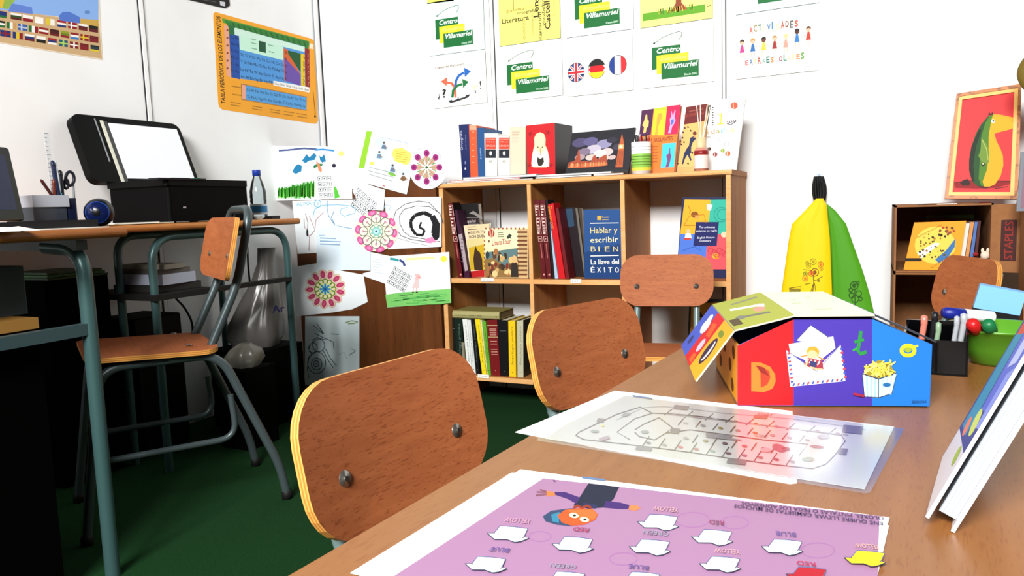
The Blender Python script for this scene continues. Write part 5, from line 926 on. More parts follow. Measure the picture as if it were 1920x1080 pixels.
# laminated game boards
lay('white sheet sticking out left under the laminated board', cpx(W1, [(510, 78), (1310, 170), (1330, 492), (1300, 496), (62, 264)]), TZ, 'f4f7fb')
def board(a):
    K = '3e4248'; _l, _c = a.line, a.circ; a.line = lambda p, w, c: _l(p, w*1.5, c); a.circ = lambda x, y, r, c, ry=None, rot=0, n=20: _c(x, y, r*.72, c, (ry or r)*.72, rot, n)
    a.line([(520, 210), (640, 155), (720, 150), (800, 155), (1000, 180), (1300, 205), (1520, 235), (1640, 255)], 2.2, '9a9ea2')
    out = [(335, 280), (350, 265), (520, 185), (625, 152), (680, 180), (760, 182), (900, 195), (1100, 225), (1270, 245), (1440, 268), (1530, 280), (1548, 305), (1500, 370), (1460, 410), (1400, 430), (1220, 410), (1040, 385), (860, 358), (690, 335), (520, 315), (370, 298), (335, 280)]; a.line(out, 2.6, K)
    inn = [(600, 255), (640, 230), (710, 200), (770, 245), (740, 270), (690, 300), (620, 285), (600, 265)]; a.line(inn, 2.6, K); a.line([(680, 180), (600, 205), (520, 265), (580, 300)], 2.4, K); a.line([(740, 270), (850, 255), (1000, 275), (1180, 300), (1380, 320), (1340, 370)], 2.4, K)
    for i in range(9): x = 740+92*i; y = 160+11*i; a.line([(x+30, y), (x, y+24), (x-8, y+30)], 2, K); a.circ(x+38, y+25, 16, ['8a8e92', '7a6a6a', '9a9a9a', '6a4a4a', '5a3a3a', '7a7a8a', 'a07a7a', '8a6a7a', '7a5a6a'][i], 7, 8)
    a.line([(745, 185), (1560, 280)], 2, '8a8e92')
    for i in range(10): x = 640+72*i; y = 310+9.5*i; a.line([(x+25, y-25), (x-8, y+22)], 2, K); a.circ(x+22, y+5, 18, ['6a6a7a', '8a9a9a', 'c06a7a', 'a86a6a', '7a9a8a', '5a3a4a', '7a6a7a', '8a6a70', '6a4a5a', '7a8a8a'][i], 8, 8)
    for i in range(8): x = 800+78*i; y = 205+11*i; a.line([(x+20, y), (x-5, y+30)], 2, K); a.circ(x+30, y+22, 17, ['a0a2a0', '7a8a8a', '8a7a3a', '9a8a8a', '7a5a5a', '8a8a9a', '9a9aa0', '8a7a8a'][i], 7, 8)
    for i in range(5): x = 790+88*i; y = 290+12*i; a.circ(x+40, y+5, 18, ['9a9a9a', '8a8a5a', '4a3a4a', '9a6a6a', '7a6a7a'][i], 8, 8); a.line([(x+95, y-10), (x+70, y+25)], 2, K)
    for x, y, w, h in ((780, 145, 65, 18), (1540, 235, 90, 34), (435, 205, 30, 18), (1520, 340, 40, 28), (1140, 190, 60, 14), (610, 330, 70, 18), (1020, 385, 85, 24), (765, 250, 40, 22)): a.poly([(x, y), (x+w, y+w*.1), (x+w-8, y+h+w*.1), (x-8, y+h)], '6e7074')
    a.circ(1250, 340, 45, '8a6a74', 22, 20); a.circ(1280, 345, 26, '5a4048', 12); a.circ(1190, 350, 36, 'd8b0b4', 14); a.circ(1580-130, 290, 40, '9a9aa4', 14); a.circ(1420, 335, 45, '9a4a5a', 8, 5); a.circ(1380, 392, 40, '7a9a8a', 14); a.circ(645, 268, 26, '8a9a90', 10); a.circ(420, 265, 26, '8a9a9a', 9); a.circ(560, 190, 30, '8a8e90', 10, -15); a.circ(455, 240, 10, 'e8d860', 6); a.line([(440, 305), (485, 292)], 10, '9a8a9a'); a.line([(590, 105), (680, 118)], 3, '6a7aa0')
    a.text('POTIONS', (1135, 290), (1190, 296), 12, '6a5a60'); a.text('START', (1150, 192), (1215, 199), 11, '4a3a3e')
    a.bars(920, 276, 1080, 290, 3, 3, '8a8e92', .1)
lay('white board game sheet with a winding track of pictures', cpx(W1, [(480, 92), (1768, 240), (1635, 520), (200, 292)]), TZ+.0012, 'e9edf2', board, W1, m=mat('cdd0ce', .45, 0, .3))
mb = MB(); pz2 = PZ(TZ+.0032); P = [pz2(*q) for q in cpx(W1, [(560, 100), (1812, 248), (1800, 275), (1660, 535), (1640, 540), (158, 302), (165, 290)])]
mb.add(P, [tuple(range(7))], glass('laminate_film', 'f4f6f8', .2, .17, .42)); tag(mb.build('laminating_pouch', None, sum(P, V((0, 0, 0)))/7), 'clear laminating film over the board game sheet', 'film')

# ------------------------------------------------------------------ colourful cardboard house box
zbx = TZ+.0015; p0, p1 = PZ(zbx)(1383, 760), PZ(zbx)(1743, 762); e1 = (p1-p0).normalized(); e2 = V((-e1.y, e1.x, 0)); DB = .21; fp = Plane(p0, -e2)
F = lambda x, y: fp(x, y)
A, B, Cc, L_ = F(1490, 600), F(1638, 599), F(1748, 646), F(1383, 648); t = thing('game_box', 'colourful cardboard house shaped game box with open lid', 'box', (p0+p1)/2+e2*DB/2); o = t.location.copy(); k = .0025
fb = MB().prism([p0, p1, Cc, B, A, L_], e2*k, mat('1f63b8', .35)); a = pxart(fb, fp, Y8)
a.poly([(490, 440), (850, 270), (850, 822), (490, 822)], 'd80c14'); a.poly([(850, 270), (1355, 268), (1355, 826), (850, 822)], '3c2a90'); a.poly([(1355, 268), (1738, 435), (1722, 830), (1355, 826)], '1668b8')
a.poly([(578, 545), (640, 548), (700, 575), (732, 625), (735, 670), (715, 715), (660, 738), (578, 732)], 'ec6a20'); a.poly([(605, 565), (650, 575), (695, 605), (700, 650), (680, 690), (640, 710), (636, 610)], 'c8301a'); a.poly([(605, 565), (660, 580), (698, 640), (640, 612)], '7a1c14')
a.poly([(868, 405), (960, 308), (1068, 380), (1000, 430)], 'd8e4ee'); a.line([(868, 405), (960, 308), (1068, 380)], 4, '3a3f5a'); a.poly([(818, 430), (1105, 380), (1118, 455), (985, 560), (830, 490)], 'f4f4f6'); a.line([(818, 430), (1105, 380), (1118, 455)], 3, '8a90a4')
a.poly([(805, 470), (985, 600), (1150, 435), (1182, 665), (830, 702)], 'eef0f6'); a.line([(805, 470), (940, 568), (1000, 605), (1050, 545), (1150, 435)], 4, '5a6080'); a.line([(805, 470), (830, 702), (1182, 665), (1150, 435)], 3, 'c8ccd8')
for i in range(11):
    x = 840+31*i; a.off -= a.step*(i > 0); a.poly([(x, 700-3.3*i), (x+14, 699-3.3*i), (x+22, 680-3.3*i), (x+8, 682-3.3*i)], 'c03a44' if i % 2 else '3a4a9a')
for i in range(8):
    y = 485+26*i; a.off -= a.step; a.poly([(808+i*3, y), (812+i*3, y+13), (830+i*3, y+8), (826+i*3, y-4)], '3a4a9a' if i % 2 else 'c03a44'); a.poly([(1146+i*3.6, y-30), (1164+i*3.6, y-36), (1166+i*3.6, y-23), (1150+i*3.6, y-17)], 'c03a44' if i % 2 else '3a4a9a')
a.poly([(932, 470), (950, 446), (985, 442), (1008, 458), (1012, 500), (985, 520), (945, 515)], 'e0952c'); a.circ(972, 495, 30, 'e8a880', 26); a.poly([(935, 470), (965, 462), (1005, 485), (1012, 505), (1015, 470), (990, 445), (950, 446)], 'd8862a'); a.line([(940, 500), (895, 510)], 9, 'b8742a'); a.line([(1005, 510), (1048, 530)], 9, 'b8742a'); a.poly([(915, 560), (940, 515), (985, 525), (1035, 535), (1042, 590), (985, 595), (945, 575)], '8a2a3a')
for i in range(4): a.line([(925+26*i, 545+6*i), (940+26*i, 525+4*i)], 6, 'f0e0e0')
a.line([(955, 575), (1000, 590), (1035, 590)], 12, 'e0a078'); a.line([(925, 575), (945, 520)], 12, 'e0a078'); a.poly([(955, 535), (1000, 545), (990, 580), (950, 570)], '2a2f5a')
a.line([(1282, 345), (1272, 420), (1262, 470), (1280, 492), (1318, 478)], 24, '1f7a38'); a.line([(1240, 415), (1302, 400)], 18, '1f7a38'); a.line([(1230, 470), (1258, 455)], 14, '2a8a3c')
a.ring(1585, 470, 42, 24, 'e0cc1c', 32); a.circ(1585, 466, 22, '8a9a20', 16); a.line([(1625, 445), (1650, 440)], 14, 'e8d83a')
a.poly([(1290, 620), (1395, 655), (1395, 772), (1305, 765)], '8ac4ea'); a.poly([(1395, 655), (1512, 618), (1480, 745), (1395, 772)], '9acdf0')
for i in range(4): a.off -= a.step*(i > 0); a.poly([(1300+28*i, 625+9*i), (1312+28*i, 629+9*i), (1318+24*i, 768), (1306+24*i, 767)], 'f0f6fa'); a.poly([(1405+28*i, 650-9*i), (1418+28*i, 646-9*i), (1412+22*i, 765-5*i), (1400+22*i, 768-5*i)], 'f0f6fa')
a.line([(1290, 620), (1395, 655), (1512, 618), (1480, 745), (1395, 772), (1305, 765), (1290, 620)], 3, '2a2a3a'); a.line([(1395, 655), (1395, 772)], 3, '2a2a3a'); a.circ(1448, 690, 26, '1a5a90', 14)
rr = random.Random(3); a.poly([(1298, 618), (1330, 560), (1400, 530), (1470, 560), (1505, 615), (1395, 650)], '8a7a20')
for i in range(60):
    x, y, th = rr.uniform(1310, 1490), rr.uniform(545, 625), rr.uniform(0, 3.1); d = 20; a.line([(x-d*math.cos(th), y-d*math.sin(th)), (x+d*math.cos(th), y+d*math.sin(th))], 10, '4a3c10'); a.line([(x-d*math.cos(th), y-d*math.sin(th)), (x+d*math.cos(th), y+d*math.sin(th))], 6.5, rr.choice(['d8c850', 'e6da78', 'c8b43c']))
a.line([(1230, 745), (1300, 760)], 16, '8a1c3a'); a.text('BEASCOA', (1608, 803), (1700, 800), 16, '0f3f7a', 0, .01)
fb.build('front_panel', t, o)
MB().prism([p + e2*(DB-k) for p in (p0, p1, Cc, B, A, L_)], e2*k, mat('1f63b8', .35)).build('back_panel', t, o)
lf = MB().prism([p0+e2*k, L_+e2*k, L_+e2*(DB-k), p0+e2*(DB-k)], e1*k, mat('e0a01c', .4)); a = Art(lf, lambda u, v: p0+(L_-p0)*v+e2*(k+(DB-2*k)*u), -e1)
for u, v in ((.15, .8), (.3, .5), (.55, .7), (.75, .3), (.2, .2)): a.circ(u, v, .06, '5a2a14', .12)
lf.build('side_panel', t, o); MB().prism([p1+e2*k, Cc+e2*k, Cc+e2*(DB-k), p1+e2*(DB-k)], -e1*k, mat('1f63b8', .35)).build('side_panel', t, o)
MB().prism([p0+e2*k, p1+e2*k, p1+e2*(DB-k), p0+e2*(DB-k)], (0, 0, k), mat('8a6a4a')).build('base', t, o)
# lid, extruded along the depth of the box
up = V((0, 0, .0012)); LA, LB, LC, LD, LE = F(1488, 594.5)+up, F(1637, 593.5)+up, F(1751, 643)+up, F(1377, 620), F(1305.5, 714)
lid = thing  # (name kept local below)
def slab(nm, a0_, b0_, col, par, draw=None, sd='b4b0a0'):
    d = b0_-a0_; nn = d.cross(e2).normalized(); nn = nn if nn.z > 0 or nn.dot(-e1) > .3 else -nn
    ov = e2*.006; mb = MB().prism([a0_-ov, b0_-ov, b0_+e2*DB+ov, a0_+e2*DB+ov], nn*.002, mat(col, .3), mat(sd, .6))
    if draw: draw(Art(mb, lambda u, v: a0_-ov+d*u+(e2*(DB)+ov*2)*v+nn*.002, nn))
    return mb.build(nm, par, o)
def topart(a):
    for u, v, w in ((.55, .2, .18), (.3, .45, .1), (.32, .6, .1), (.6, .7, .06)): a.line([(u-w, v), (u+w*.4, v+.02)], .03, 'b8c4a0')
l0 = slab('lid', LA, LB, 'dff0b8', t, topart); slab('sloped_panel', LB, LC, '3a78c0', l0, None, '2c3036')
def olive(a):
    a.rect(0, 0, 1, 1, '9aa03a'); a.line([(.25, .25), (.7, .3)], .06, '6a6a5a'); a.line([(.3, .55), (.8, .62)], .07, 'e4e4e0'); a.line([(.2, .5), (.3, .55)], .12, 'c8c8c4'); a.circ(.35, .42, .1, 'd88a7a', .08); a.line([(.15, .85), (.7, .8)], .05, '7a7a6a'); a.circ(.75, .3, .09, '707068', .06); a.rect(.8, .1, .97, .3, '4a3a20')
slab('sloped_panel', LA, LD, '9aa03a', l0, olive)
def flapart(a):
    a.rect(0, 0, 1, .36, 'e89a18'); a.rect(0, .36, 1, .66, 'c0141c'); a.rect(0, .66, 1, 1, '3a4fb0')
    a.circ(.55, .2, .26, '2a1436', .09); a.circ(.55, .2, .2, 'f0ece8', .05); a.circ(.55, .22, .2, '2a1436', .03); a.circ(.2, .2, .06, '6a7a20', .08); a.circ(.35, .72, .16, 'e8eef4', .1); a.circ(.2, .75, .1, 'dfe8f0', .06); a.circ(.62, .47, .14, 'b8b0c0', .06); a.poly([(.15, .45), (.4, .4), (.45, .52), (.2, .58)], 'e0501a'); a.circ(.75, .85, .1, '20306a', .05); a.poly([(.78, .4), (.95, .38), (.95, .5), (.8, .5)], 'e8561a')
slab('hanging_flap', LD, LE, 'e89a18', l0, flapart)

# ------------------------------------------------------------------ leaning hardback on the right
b0 = PZ(TZ+.0005)(1735, 969); b1 = PZ(TZ+.0005)(1764, 867); aw = (b1-b0); WB = .15; aw = aw.normalized(); nh = V((aw.y, -aw.x, 0))
best = None
for d in range(30, 90):
    bd = nh*math.cos(math.radians(d))+V((0, 0, math.sin(math.radians(d)))); p = b0+bd*.12; pr = p-CAM; x, y = 960+FOC*pr.dot(_r)/pr.dot(_w), 540-FOC*pr.dot(_u)/pr.dot(_w)
    yy = 969+(x-1740)*(667-969)/(1920-1740); e = abs(y-yy)
    if best is None or e < best[0]: best = (e, d, bd)
bd = best[2]; cdn = bd.cross(aw).normalized(); cdn = cdn if cdn.dot(nh) > 0 else -cdn; HB, TB = .25, .02
cdv = cdn*TB; lz = max(0, TZ+.0006-(b0+cdv).z); b0 = PZ(TZ+.0005+lz)(1735, 969)
t = thing('hardback_book', 'large hardback book leaning at the right edge, pages facing camera', 'book', b0); o = b0.copy()
cv = MB().prism([b0, b0+aw*WB, b0+aw*WB+bd*HB, b0+bd*HB], cdn*.0025, mat('e4e8f0', .3)); nn = -cdn
a = Art(cv, lambda u, v: b0+aw*WB*u+bd*HB*v, nn)
a.poly([(0, .22), (1, .12), (1, 1), (0, 1)], '2c3f8c'); a.poly([(.0, .35), (.4, .3), (.6, .6), (.2, .75), (0, .6)], '5a6ad0'); a.poly([(.4, .2), (.9, .15), (.95, .5), (.6, .55)], '2a8ab0'); a.poly([(.5, .55), (.9, .5), (.95, .8), (.6, .85)], 'c84a3a'); a.poly([(.3, .75), (.6, .7), (.7, .95), (.3, .98)], '1a1f4a'); a.poly([(.65, .6), (.8, .58), (.8, .75), (.7, .76)], 'e8b04a'); a.circ(.3, .27, .16, 'c8d86a', .04); a.circ(.6, .2, .12, 'e87a5a', .03); a.circ(.25, .16, .1, '9ab83a', .03); a.poly([(0, .3), (.15, .28), (.2, .45), (0, .5)], '8a9ae8')
a.poly([(.1, .5), (.35, .45), (.4, .65), (.15, .7)], 'b8c4f0')
cv.build('front_cover', t, o)
bk = MB().prism([b0+cdv, b0+aw*WB+cdv, b0+aw*WB+bd*HB+cdv, b0+bd*HB+cdv], -cdn*.0025, mat('e8eaf2', .3)); bk.build('back_cover', t, o)
bl2 = MB().prism([b0+aw*WB-aw*.003, b0+aw*WB, b0+aw*WB+bd*HB, b0+aw*WB-aw*.003+bd*HB], cdv, mat('2c3f8c', .3)); bl2.build('spine', t, o)
pgm = MB()
for i in range(14):
    s0 = .0058+(TB-.0085)*i/14; pgm.prism([b0+bd*.006+aw*.009+aw*(.0006*(i % 2))+cdn*s0, b0+bd*.006+aw*(WB-.004)+cdn*s0, b0+bd*(HB-.006)+aw*(WB-.004)+cdn*s0, b0+bd*(HB-.006)+aw*.009+aw*(.0006*(i % 2))+cdn*s0], cdn*(TB-.0085)/14, mat('c3cace' if i % 3 else '9aa3aa', .8))
pgm.build('pages', t, o)
# stand the book leans on (outside the frame on the right)
# ------------------------------------------------------------------ black organiser, bowl with markers
pzt = PZ(TZ); c = pzt(1752, 705); u_ = ex; v_ = ey; h_ = .062; w_ = .075
o = c+v_*.045; t = thing('desk_organiser', 'glossy black desk organiser behind the game box', 'organiser', o); Mk = mat('040405', .12, 0, .25)
b = o-u_*w_/2-v_*w_/2; k = .003
MB().obox(b, u_*w_, v_*w_, (0, 0, k), Mk).obox(b, u_*w_, v_*k, (0, 0, h_*.75), Mk).obox(b+v_*(w_-k), u_*w_, v_*k, (0, 0, h_), Mk).obox(b, u_*k, v_*w_, (0, 0, h_*.9), Mk).obox(b+u_*(w_-k), u_*k, v_*w_, (0, 0, h_*.9), Mk).build('case', t, o)
MB().obox(b+u_*w_*.5, u_*k, v_*w_, (0, 0, h_*.7), Mk).build('divider', t, o)
GO = 'small things in the black organiser'
for lb, du, dv, cl, hh, r in (('pink eraser stick in the black organiser', -.022, -.02, 'c07060', .078, .005), ('silver clip standing in the black organiser', .016, -.015, '9a9ea4', .078, .004), ('silver marker behind the clip in the organiser', .024, -.002, '9c9fa4', .080, .005), ('black marker in the back of the organiser', -.01, .02, '1a1a1e', .078, .005), ('pale green stick low in the organiser', -.005, -.024, '7a9478', .07, .004)):
    p = o+u_*du+v_*dv; tp = thing('stationery_stick', lb, 'stationery', p+V((0, 0, k)), GO); MB().cyl(p+V((0, 0, k)), p+u_*.008+V((0, 0, hh-.014)), r*.8, mat(cl, .3), 10).build('barrel', tp, tp.location); MB().lathe([(r*.8, 0), (r*.88, .002), (r*.84, .012), (0, .014)], p+u_*.008+V((0, 0, hh-.0145)), mat(cl, .2), 10).build('cap', tp, tp.location)
bw = pzt(1868, 681); t = thing('bowl', 'green plastic bowl of markers at the table corner', 'bowl', bw); Mg = mat('4f8a22', .35, 0, .5)
RB = .063; HBW = .05
MB().lathe([(0, 0), (RB*.45, 0), (RB*.52, .004), (RB*.8, HBW*.5), (RB, HBW), (RB*1.03, HBW+.001), (RB*1.03, HBW+.004), (RB*.97, HBW+.003), (RB*.76, HBW*.52), (RB*.48, .008), (0, .006)], bw, Mg, 40).build('body', t, bw)
def marker(label, tip, back, col, r=.009):
    d = (V(back)-V(tip)).normalized(); tp = thing('marker', label, 'marker', back, 'board markers in the green bowl')
    L = (V(back)-V(tip)).length; MB().tube([V(tip)+d*.03, V(back)], r*.95, mat('e4e6ea', .3), 16).build('barrel', tp, back); MB().lathe([(0, 0), (r*.75, 0), (r*.78, .003), (r*.95, .0035), (r, .03), (r*.8, .033)], V(tip), mat(col, .35), 20, d).build('cap', tp, back)
zr = TZ+HBW+.0055
def rim(px, py, r, lift, du, dv, label, col):
    tip = PZ(zr+r+lift)(px, py); marker(label, tip, tip+ex*du+ey*dv, col, r)
tipb = Plane(bw-ey*.015, -ey)(1769, 586); marker('board marker with dark blue cap pointing out of the bowl', tipb, tipb+ex*.06+ey*.045-V((0, 0, .010)), '16207a', .0085)
def rimd(px, py, r, du, label, col):
    tip = PZ(zr+r+.003)(px, py); marker(label, tip, tip+ex*du+ey*.085-V((0, 0, .040)), col, r)
rimd(1823, 606, .0085, .016, 'board marker with red cap in the bowl', 'b01a1c')
rimd(1853, 607, .0085, .012, 'board marker with green cap in the bowl', '17663a')
rimd(1800, 604, .0075, -.004, 'black capped board marker lying under the blue one', '101012')
pe = Plane(bw+ey*.115, -ey); q = [(1838, 534), (1925, 550), (1912, 592), (1825, 577)]; P = [pe(*x) for x in q]; o = V((P[3].x, P[3].y, TZ+.0005)); t = thing('board_eraser', 'light blue and black board eraser standing behind the green bowl', 'eraser', o)
MB().prism(P, ey*.03, mat('6fa8dc', .6)).build('handle', t, o); dl = P[3]-P[0]; dr = P[2]-P[1]; B3 = P[3]+dl*((TZ+.0005-P[3].z)/dl.z); B2 = P[2]+dr*((TZ+.0005-P[2].z)/dr.z)
MB().prism([P[3], P[2], B2, B3], ey*.028, mat('0d0d10', .95)).build('felt', t, o)

# ------------------------------------------------------------------ desks on the left
DZ = .766; M_desk = wood('desk_edge', '8a5228', '9a602f', (60, 4, 60), (300, 30, 300), .4, .3, .85); M_dtube = mat('3c5a5a', .35, .25, .4)
fy = PX(-1.46)(238, 425).y
t = thing('desk', 'school desk with a tall grey leg at the left frame edge', 'desk', (-1.75, .3, 0)); o = t.location.copy()
MB().rbox(-2.10, -1.46, -.5, fy, DZ-.022, DZ, .0105, M_desk, 'y').build('desk_top', t, o)
lg = PX(-1.42)(205, 1079); lx, ly = -1.50, 1.05
for x, y, nm in ((lx, ly, 0), (-2.05, ly, 0), (lx, -.45, 0), (-2.05, -.45, 0)):
    MB().tube(fillet([(x, y, 0), (x, y, DZ-.045), (x+(-.12 if x > -1.8 else .12), y, DZ-.038)], .06), .0155, M_dtube, 14).build('leg', t, o)
MB().box(-2.05, lx, ly-.012, ly+.012, DZ-.046, DZ-.024, mat('2a3a3a', .4)).build('end_rail', t, o)
MB().box(lx-.01, lx+.01, -.45, ly, .541, .566, mat('34484c', .4)).build('side_rail', t, o)
d2f, d2e = -1.92, PX(-1.92)(563, 411).y; d2s = fy+.01  # near end lengthened out of view to shade the wall below
t = thing('desk', 'school desk under the printer against the left wall', 'desk', (-2.12, (d2s+d2e)/2, 0)); o = t.location.copy()
MB().rbox(XL+.01, d2f, d2s, d2e, DZ-.022, DZ, .0105, wood('desk_edge_b', 'a0632e', 'b47438', (60, 4, 60), (300, 30, 300), .4, .3, .85), 'y').build('desk_top', t, o)
ya = PX(-1.96)(283, 470).y; yb_ = PX(-1.96)(538, 470).y
MB().tube(fillet([(-1.96, ya, 0), (-1.96, ya, DZ-.04), (-1.96, yb_, DZ-.04), (-1.96, yb_, 0)], .09, 8), .0125, M_dtube, 14).build('front_frame', t, o)
yr = PX(-2.12)(224, 520).y
MB().tube(fillet([(-2.12, yr, 0), (-2.12, yr, DZ-.036), (-2.12, d2e-.05, DZ-.036), (-2.29, d2e-.05, DZ-.05), (-2.29, d2e-.05, 0)], .07, 8), .0125, M_dtube, 14).build('rear_frame', t, o)
ysh = PX(-1.96)(392, 500).y; MB().box(-2.28, -1.93, ya-.02, ysh, .535, .553, mat('141110', .7)).box(-1.975, -1.945, ysh, yb_, .535, .55, mat('141110', .7)).build('under_shelf', t, o)
# printer
MK = mat('020203', .45, 0, .12); MK2 = mat('020203', .6, 0, .08); pxf = -1.95
t = thing('printer', 'black multifunction printer with its scanner lid standing open', 'printer', (-2.1, 1.8, DZ)); o = t.location.copy(); py0, py1 = PX(-2.22)(205, 380).y, PX(pxf)(467, 380).y; ztp = PX(pxf)(467, 339).z; pl0, pl1 = PX(-2.22)(172, 345).y, PX(-2.2)(378, 340).y
MB().rbox(-2.22, pxf, py0, py1, DZ+.004, ztp-.02, .012, MK2, 'z').build('body', t, o)
MB().rbox(-2.22, pxf+.005, py0-.01, py1, ztp-.02, ztp, .015, MK, 'z').box(-2.2, -2.0, py0+.03, pl1-.03, ztp, ztp+.001, mat('20242a', .05, 0, .8)).build('scanner_unit', t, o)
for x in (-2.2, pxf-.02):
    for y in (py0+.02, py1-.02): MB().box(x-.01, x+.01, y-.01, y+.01, DZ, DZ+.006, MK2).build('foot', t, o)
ly0, ly1, lz1 = pl0, pl1, PX(-2.25)(153, 212).z; lb = V((-2.21, 0, ztp+.003)); tilt = V((-.085, 0, lz1-ztp)); lt = V((.028, 0, .008))
out = rrect(ly0, ly1, 0, 1, .001, 1); pts = []
for y, s in rrect(ly0, ly1, 0, tilt.length, .03, 6): pts.append(lb+V((0, y, 0))+tilt.normalized()*s)
nn = V((tilt.z, 0, -tilt.x)).normalized()
ld = MB().prism(pts, -nn*.03, MK); lid_o = ld.build('scanner_lid', t, o)
lm = lambda y0, y1, s0, s1, h: [lb+V((0, y, 0))+tilt.normalized()*s+nn*h for y, s in ((y0, s0), (y1, s0), (y1, s1), (y0, s1))]
TLn = tilt.length; WL = ly1-ly0
MB().prism(lm(ly0+WL*.30, ly0+WL*.955, .012, TLn*.90, .003), -nn*.003, mat('eff2f8', .4)).build('white_pad', lid_o, o)
MB().prism(lm(ly0+WL*.235, ly0+WL*.262, .0, TLn*.93, .002), -nn*.002, mat('d8d8c8', .4)).build('feeder_strip', lid_o, o); MB().prism(lm(ly0+WL*.262, ly0+WL*.292, .0, TLn*.92, .0025), -nn*.0025, mat('3a3c3c', .3)).build('feeder_strip', lid_o, o)
MB().prism(lm(ly0+WL*.19, ly0+WL*.2, TLn*.3, TLn*.95, .0015), -nn*.0015, mat('8a8e92', .3)).build('hinge_rail', lid_o, o)
cp = MB().box(pxf-.03, pxf+.012, PX(pxf)(292, 345).y, PX(pxf)(382, 345).y, ztp-.002, ztp+.003, mat('14181c', .15)); cp.build('control_panel', t, o)
MB().box(pxf-.02, pxf+.004, PX(pxf)(322, 345).y, PX(pxf)(355, 345).y, ztp+.003, ztp+.0045, mat('3a4450', .1)).build('display', t, o); MB().box(pxf-.015, pxf+.002, PX(pxf)(367, 345).y, PX(pxf)(376, 345).y, ztp+.003, ztp+.005, mat('2aa080', .2)).build('start_button', t, o)
MB().box(pxf+.0, pxf+.002, PX(pxf)(344, 397).y, PX(pxf)(349, 397).y, DZ+.045, DZ+.05, mat('c8ccd0', .2, .6)).build('badge', t, o)
# bottle
bx = -2.06; byy = PX(bx)(486, 400).y; c = V((bx, byy, DZ)); hb = PX(bx)(481, 319).z-DZ; rb = .030
t = thing('water_bottle', 'clear plastic water bottle with blue cap beside the printer', 'bottle', c)
pf_ = [(0, .002), (rb*.9, 0), (rb, .008)]
for i in range(5): z = hb*(.12+.09*i); pf_ += [(rb, z), (rb*.95, z+.005), (rb, z+.010)]
pf_ += [(rb*.97, hb*.58), (rb*.75, hb*.72), (rb*.5, hb*.84), (rb*.42, hb*.88), (rb*.42, hb*.93)]
MB().lathe(pf_, c, glass('bottle_plastic', 'eef4f6'), 28).build('body', t, c); MB().lathe([(rb*1.01, hb*.1), (rb*1.015, hb*.11), (rb*1.015, hb*.30), (rb*1.01, hb*.31)], c, mat('d6e6f2', .4), 28).lathe([(rb*1.02, hb*.14), (rb*1.022, hb*.27)], c, mat('3a8cc8', .4), 28).build('label_band', t, c); MB().lathe([(0, hb), (rb*.48, hb), (rb*.5, hb-.003), (rb*.5, hb*.88), (0, hb*.88)], c, mat('1c3a9a', .4), 20).build('cap', t, c)
for lb, px, py, cl, w in (('small black adapter lying right of the bottle', 515, 404, '141416', .045), ('small silver piece lying in front of the bottle', 487, 408, 'a8a8a4', .02)):
    p = PX(-1.98)(px, py); MB_ = MB().rbox(-2.0, -1.975, p.y-w/2, p.y+w/2, DZ, DZ+.012, .004, mat(cl, .3), 'x'); tag(MB_.build('adapter', None, (-1.99, p.y, DZ)), lb, 'adapter')
# papers on the desks
for i, (px0, px1, cl, zz, lb) in enumerate(((150, 240, 'e0e4dc', 0, 'white papers at the near end of the printer desk edge'), (175, 325, 'ded8c4', .002, 'cream sheet lying in front of the printer'), (210, 300, 'f0f0ea', .004, 'white sheet lying on top of the cream one'))):
    xq = -1.935 if i else -1.80; a_, b_ = PX(xq)(px0, 418).y, PX(xq)(px1, 418).y
    if i == 0: a_, b_ = fy-.25, fy-.02; xq = -1.5
    else: a_ = max(a_, d2s+.005)
    mb = MB().prism([(xq-.16, a_-.0, DZ+zz), (xq+.01, a_, DZ+zz), (xq+.01-.006*i, b_, DZ+zz), (xq-.16, b_, DZ+zz)], (0, 0, .002), mat(cl, .7)); tag(mb.build('paper_sheet', None, (xq-.08, (a_+b_)/2, DZ+zz)), lb, 'paper', 'papers on the desks')
for i, (px, lb) in enumerate(((22, 'white paper corner near the laptop'), (52, 'white paper corner right of the laptop'))):
    y = PX(-1.41)(px, 424).y; mb = MB().prism([(-1.40, y-.02, DZ+.0), (-1.40, y+.016, DZ), (-1.47, y+.02, DZ+.008), (-1.5, y-.02, DZ+.004)], (0, 0, .0012), mat('e4e0de', .7)); tag(mb.build('paper_sheet', None, (-1.45, y, DZ)), lb, 'paper', 'papers on the desks')
# laptop
PLp = Plane((-1.70, .8, DZ), (.93, .25, .28)); q = [(-60, 270), (10, 276.5), (16, 280), (46, 412), (-60, 413)]; P = [PLp(*x) for x in q]; o = V((-1.78, P[3].y-.1, DZ)); t = thing('laptop', 'open black laptop with dark blue screen at the left edge', 'laptop', o)
mb = MB().prism(P, -PLp.n*.012, mat('0a0a0d', .3)); mb.build('screen_lid', t, o); sc = MB(); Q = [PLp(*x)+PLp.n*.0008 for x in ((-60, 288), (8, 291), (32, 393), (-60, 395))]; sc.prism(Q, -PLp.n*.001, mat('0c1440', .15)); sc.build('screen', t, o)
MB().box(-1.74, -1.52, P[3].y-.32, P[3].y-.012, DZ, DZ+.018, mat('0c0c0f', .35)).build('keyboard_base', t, o)
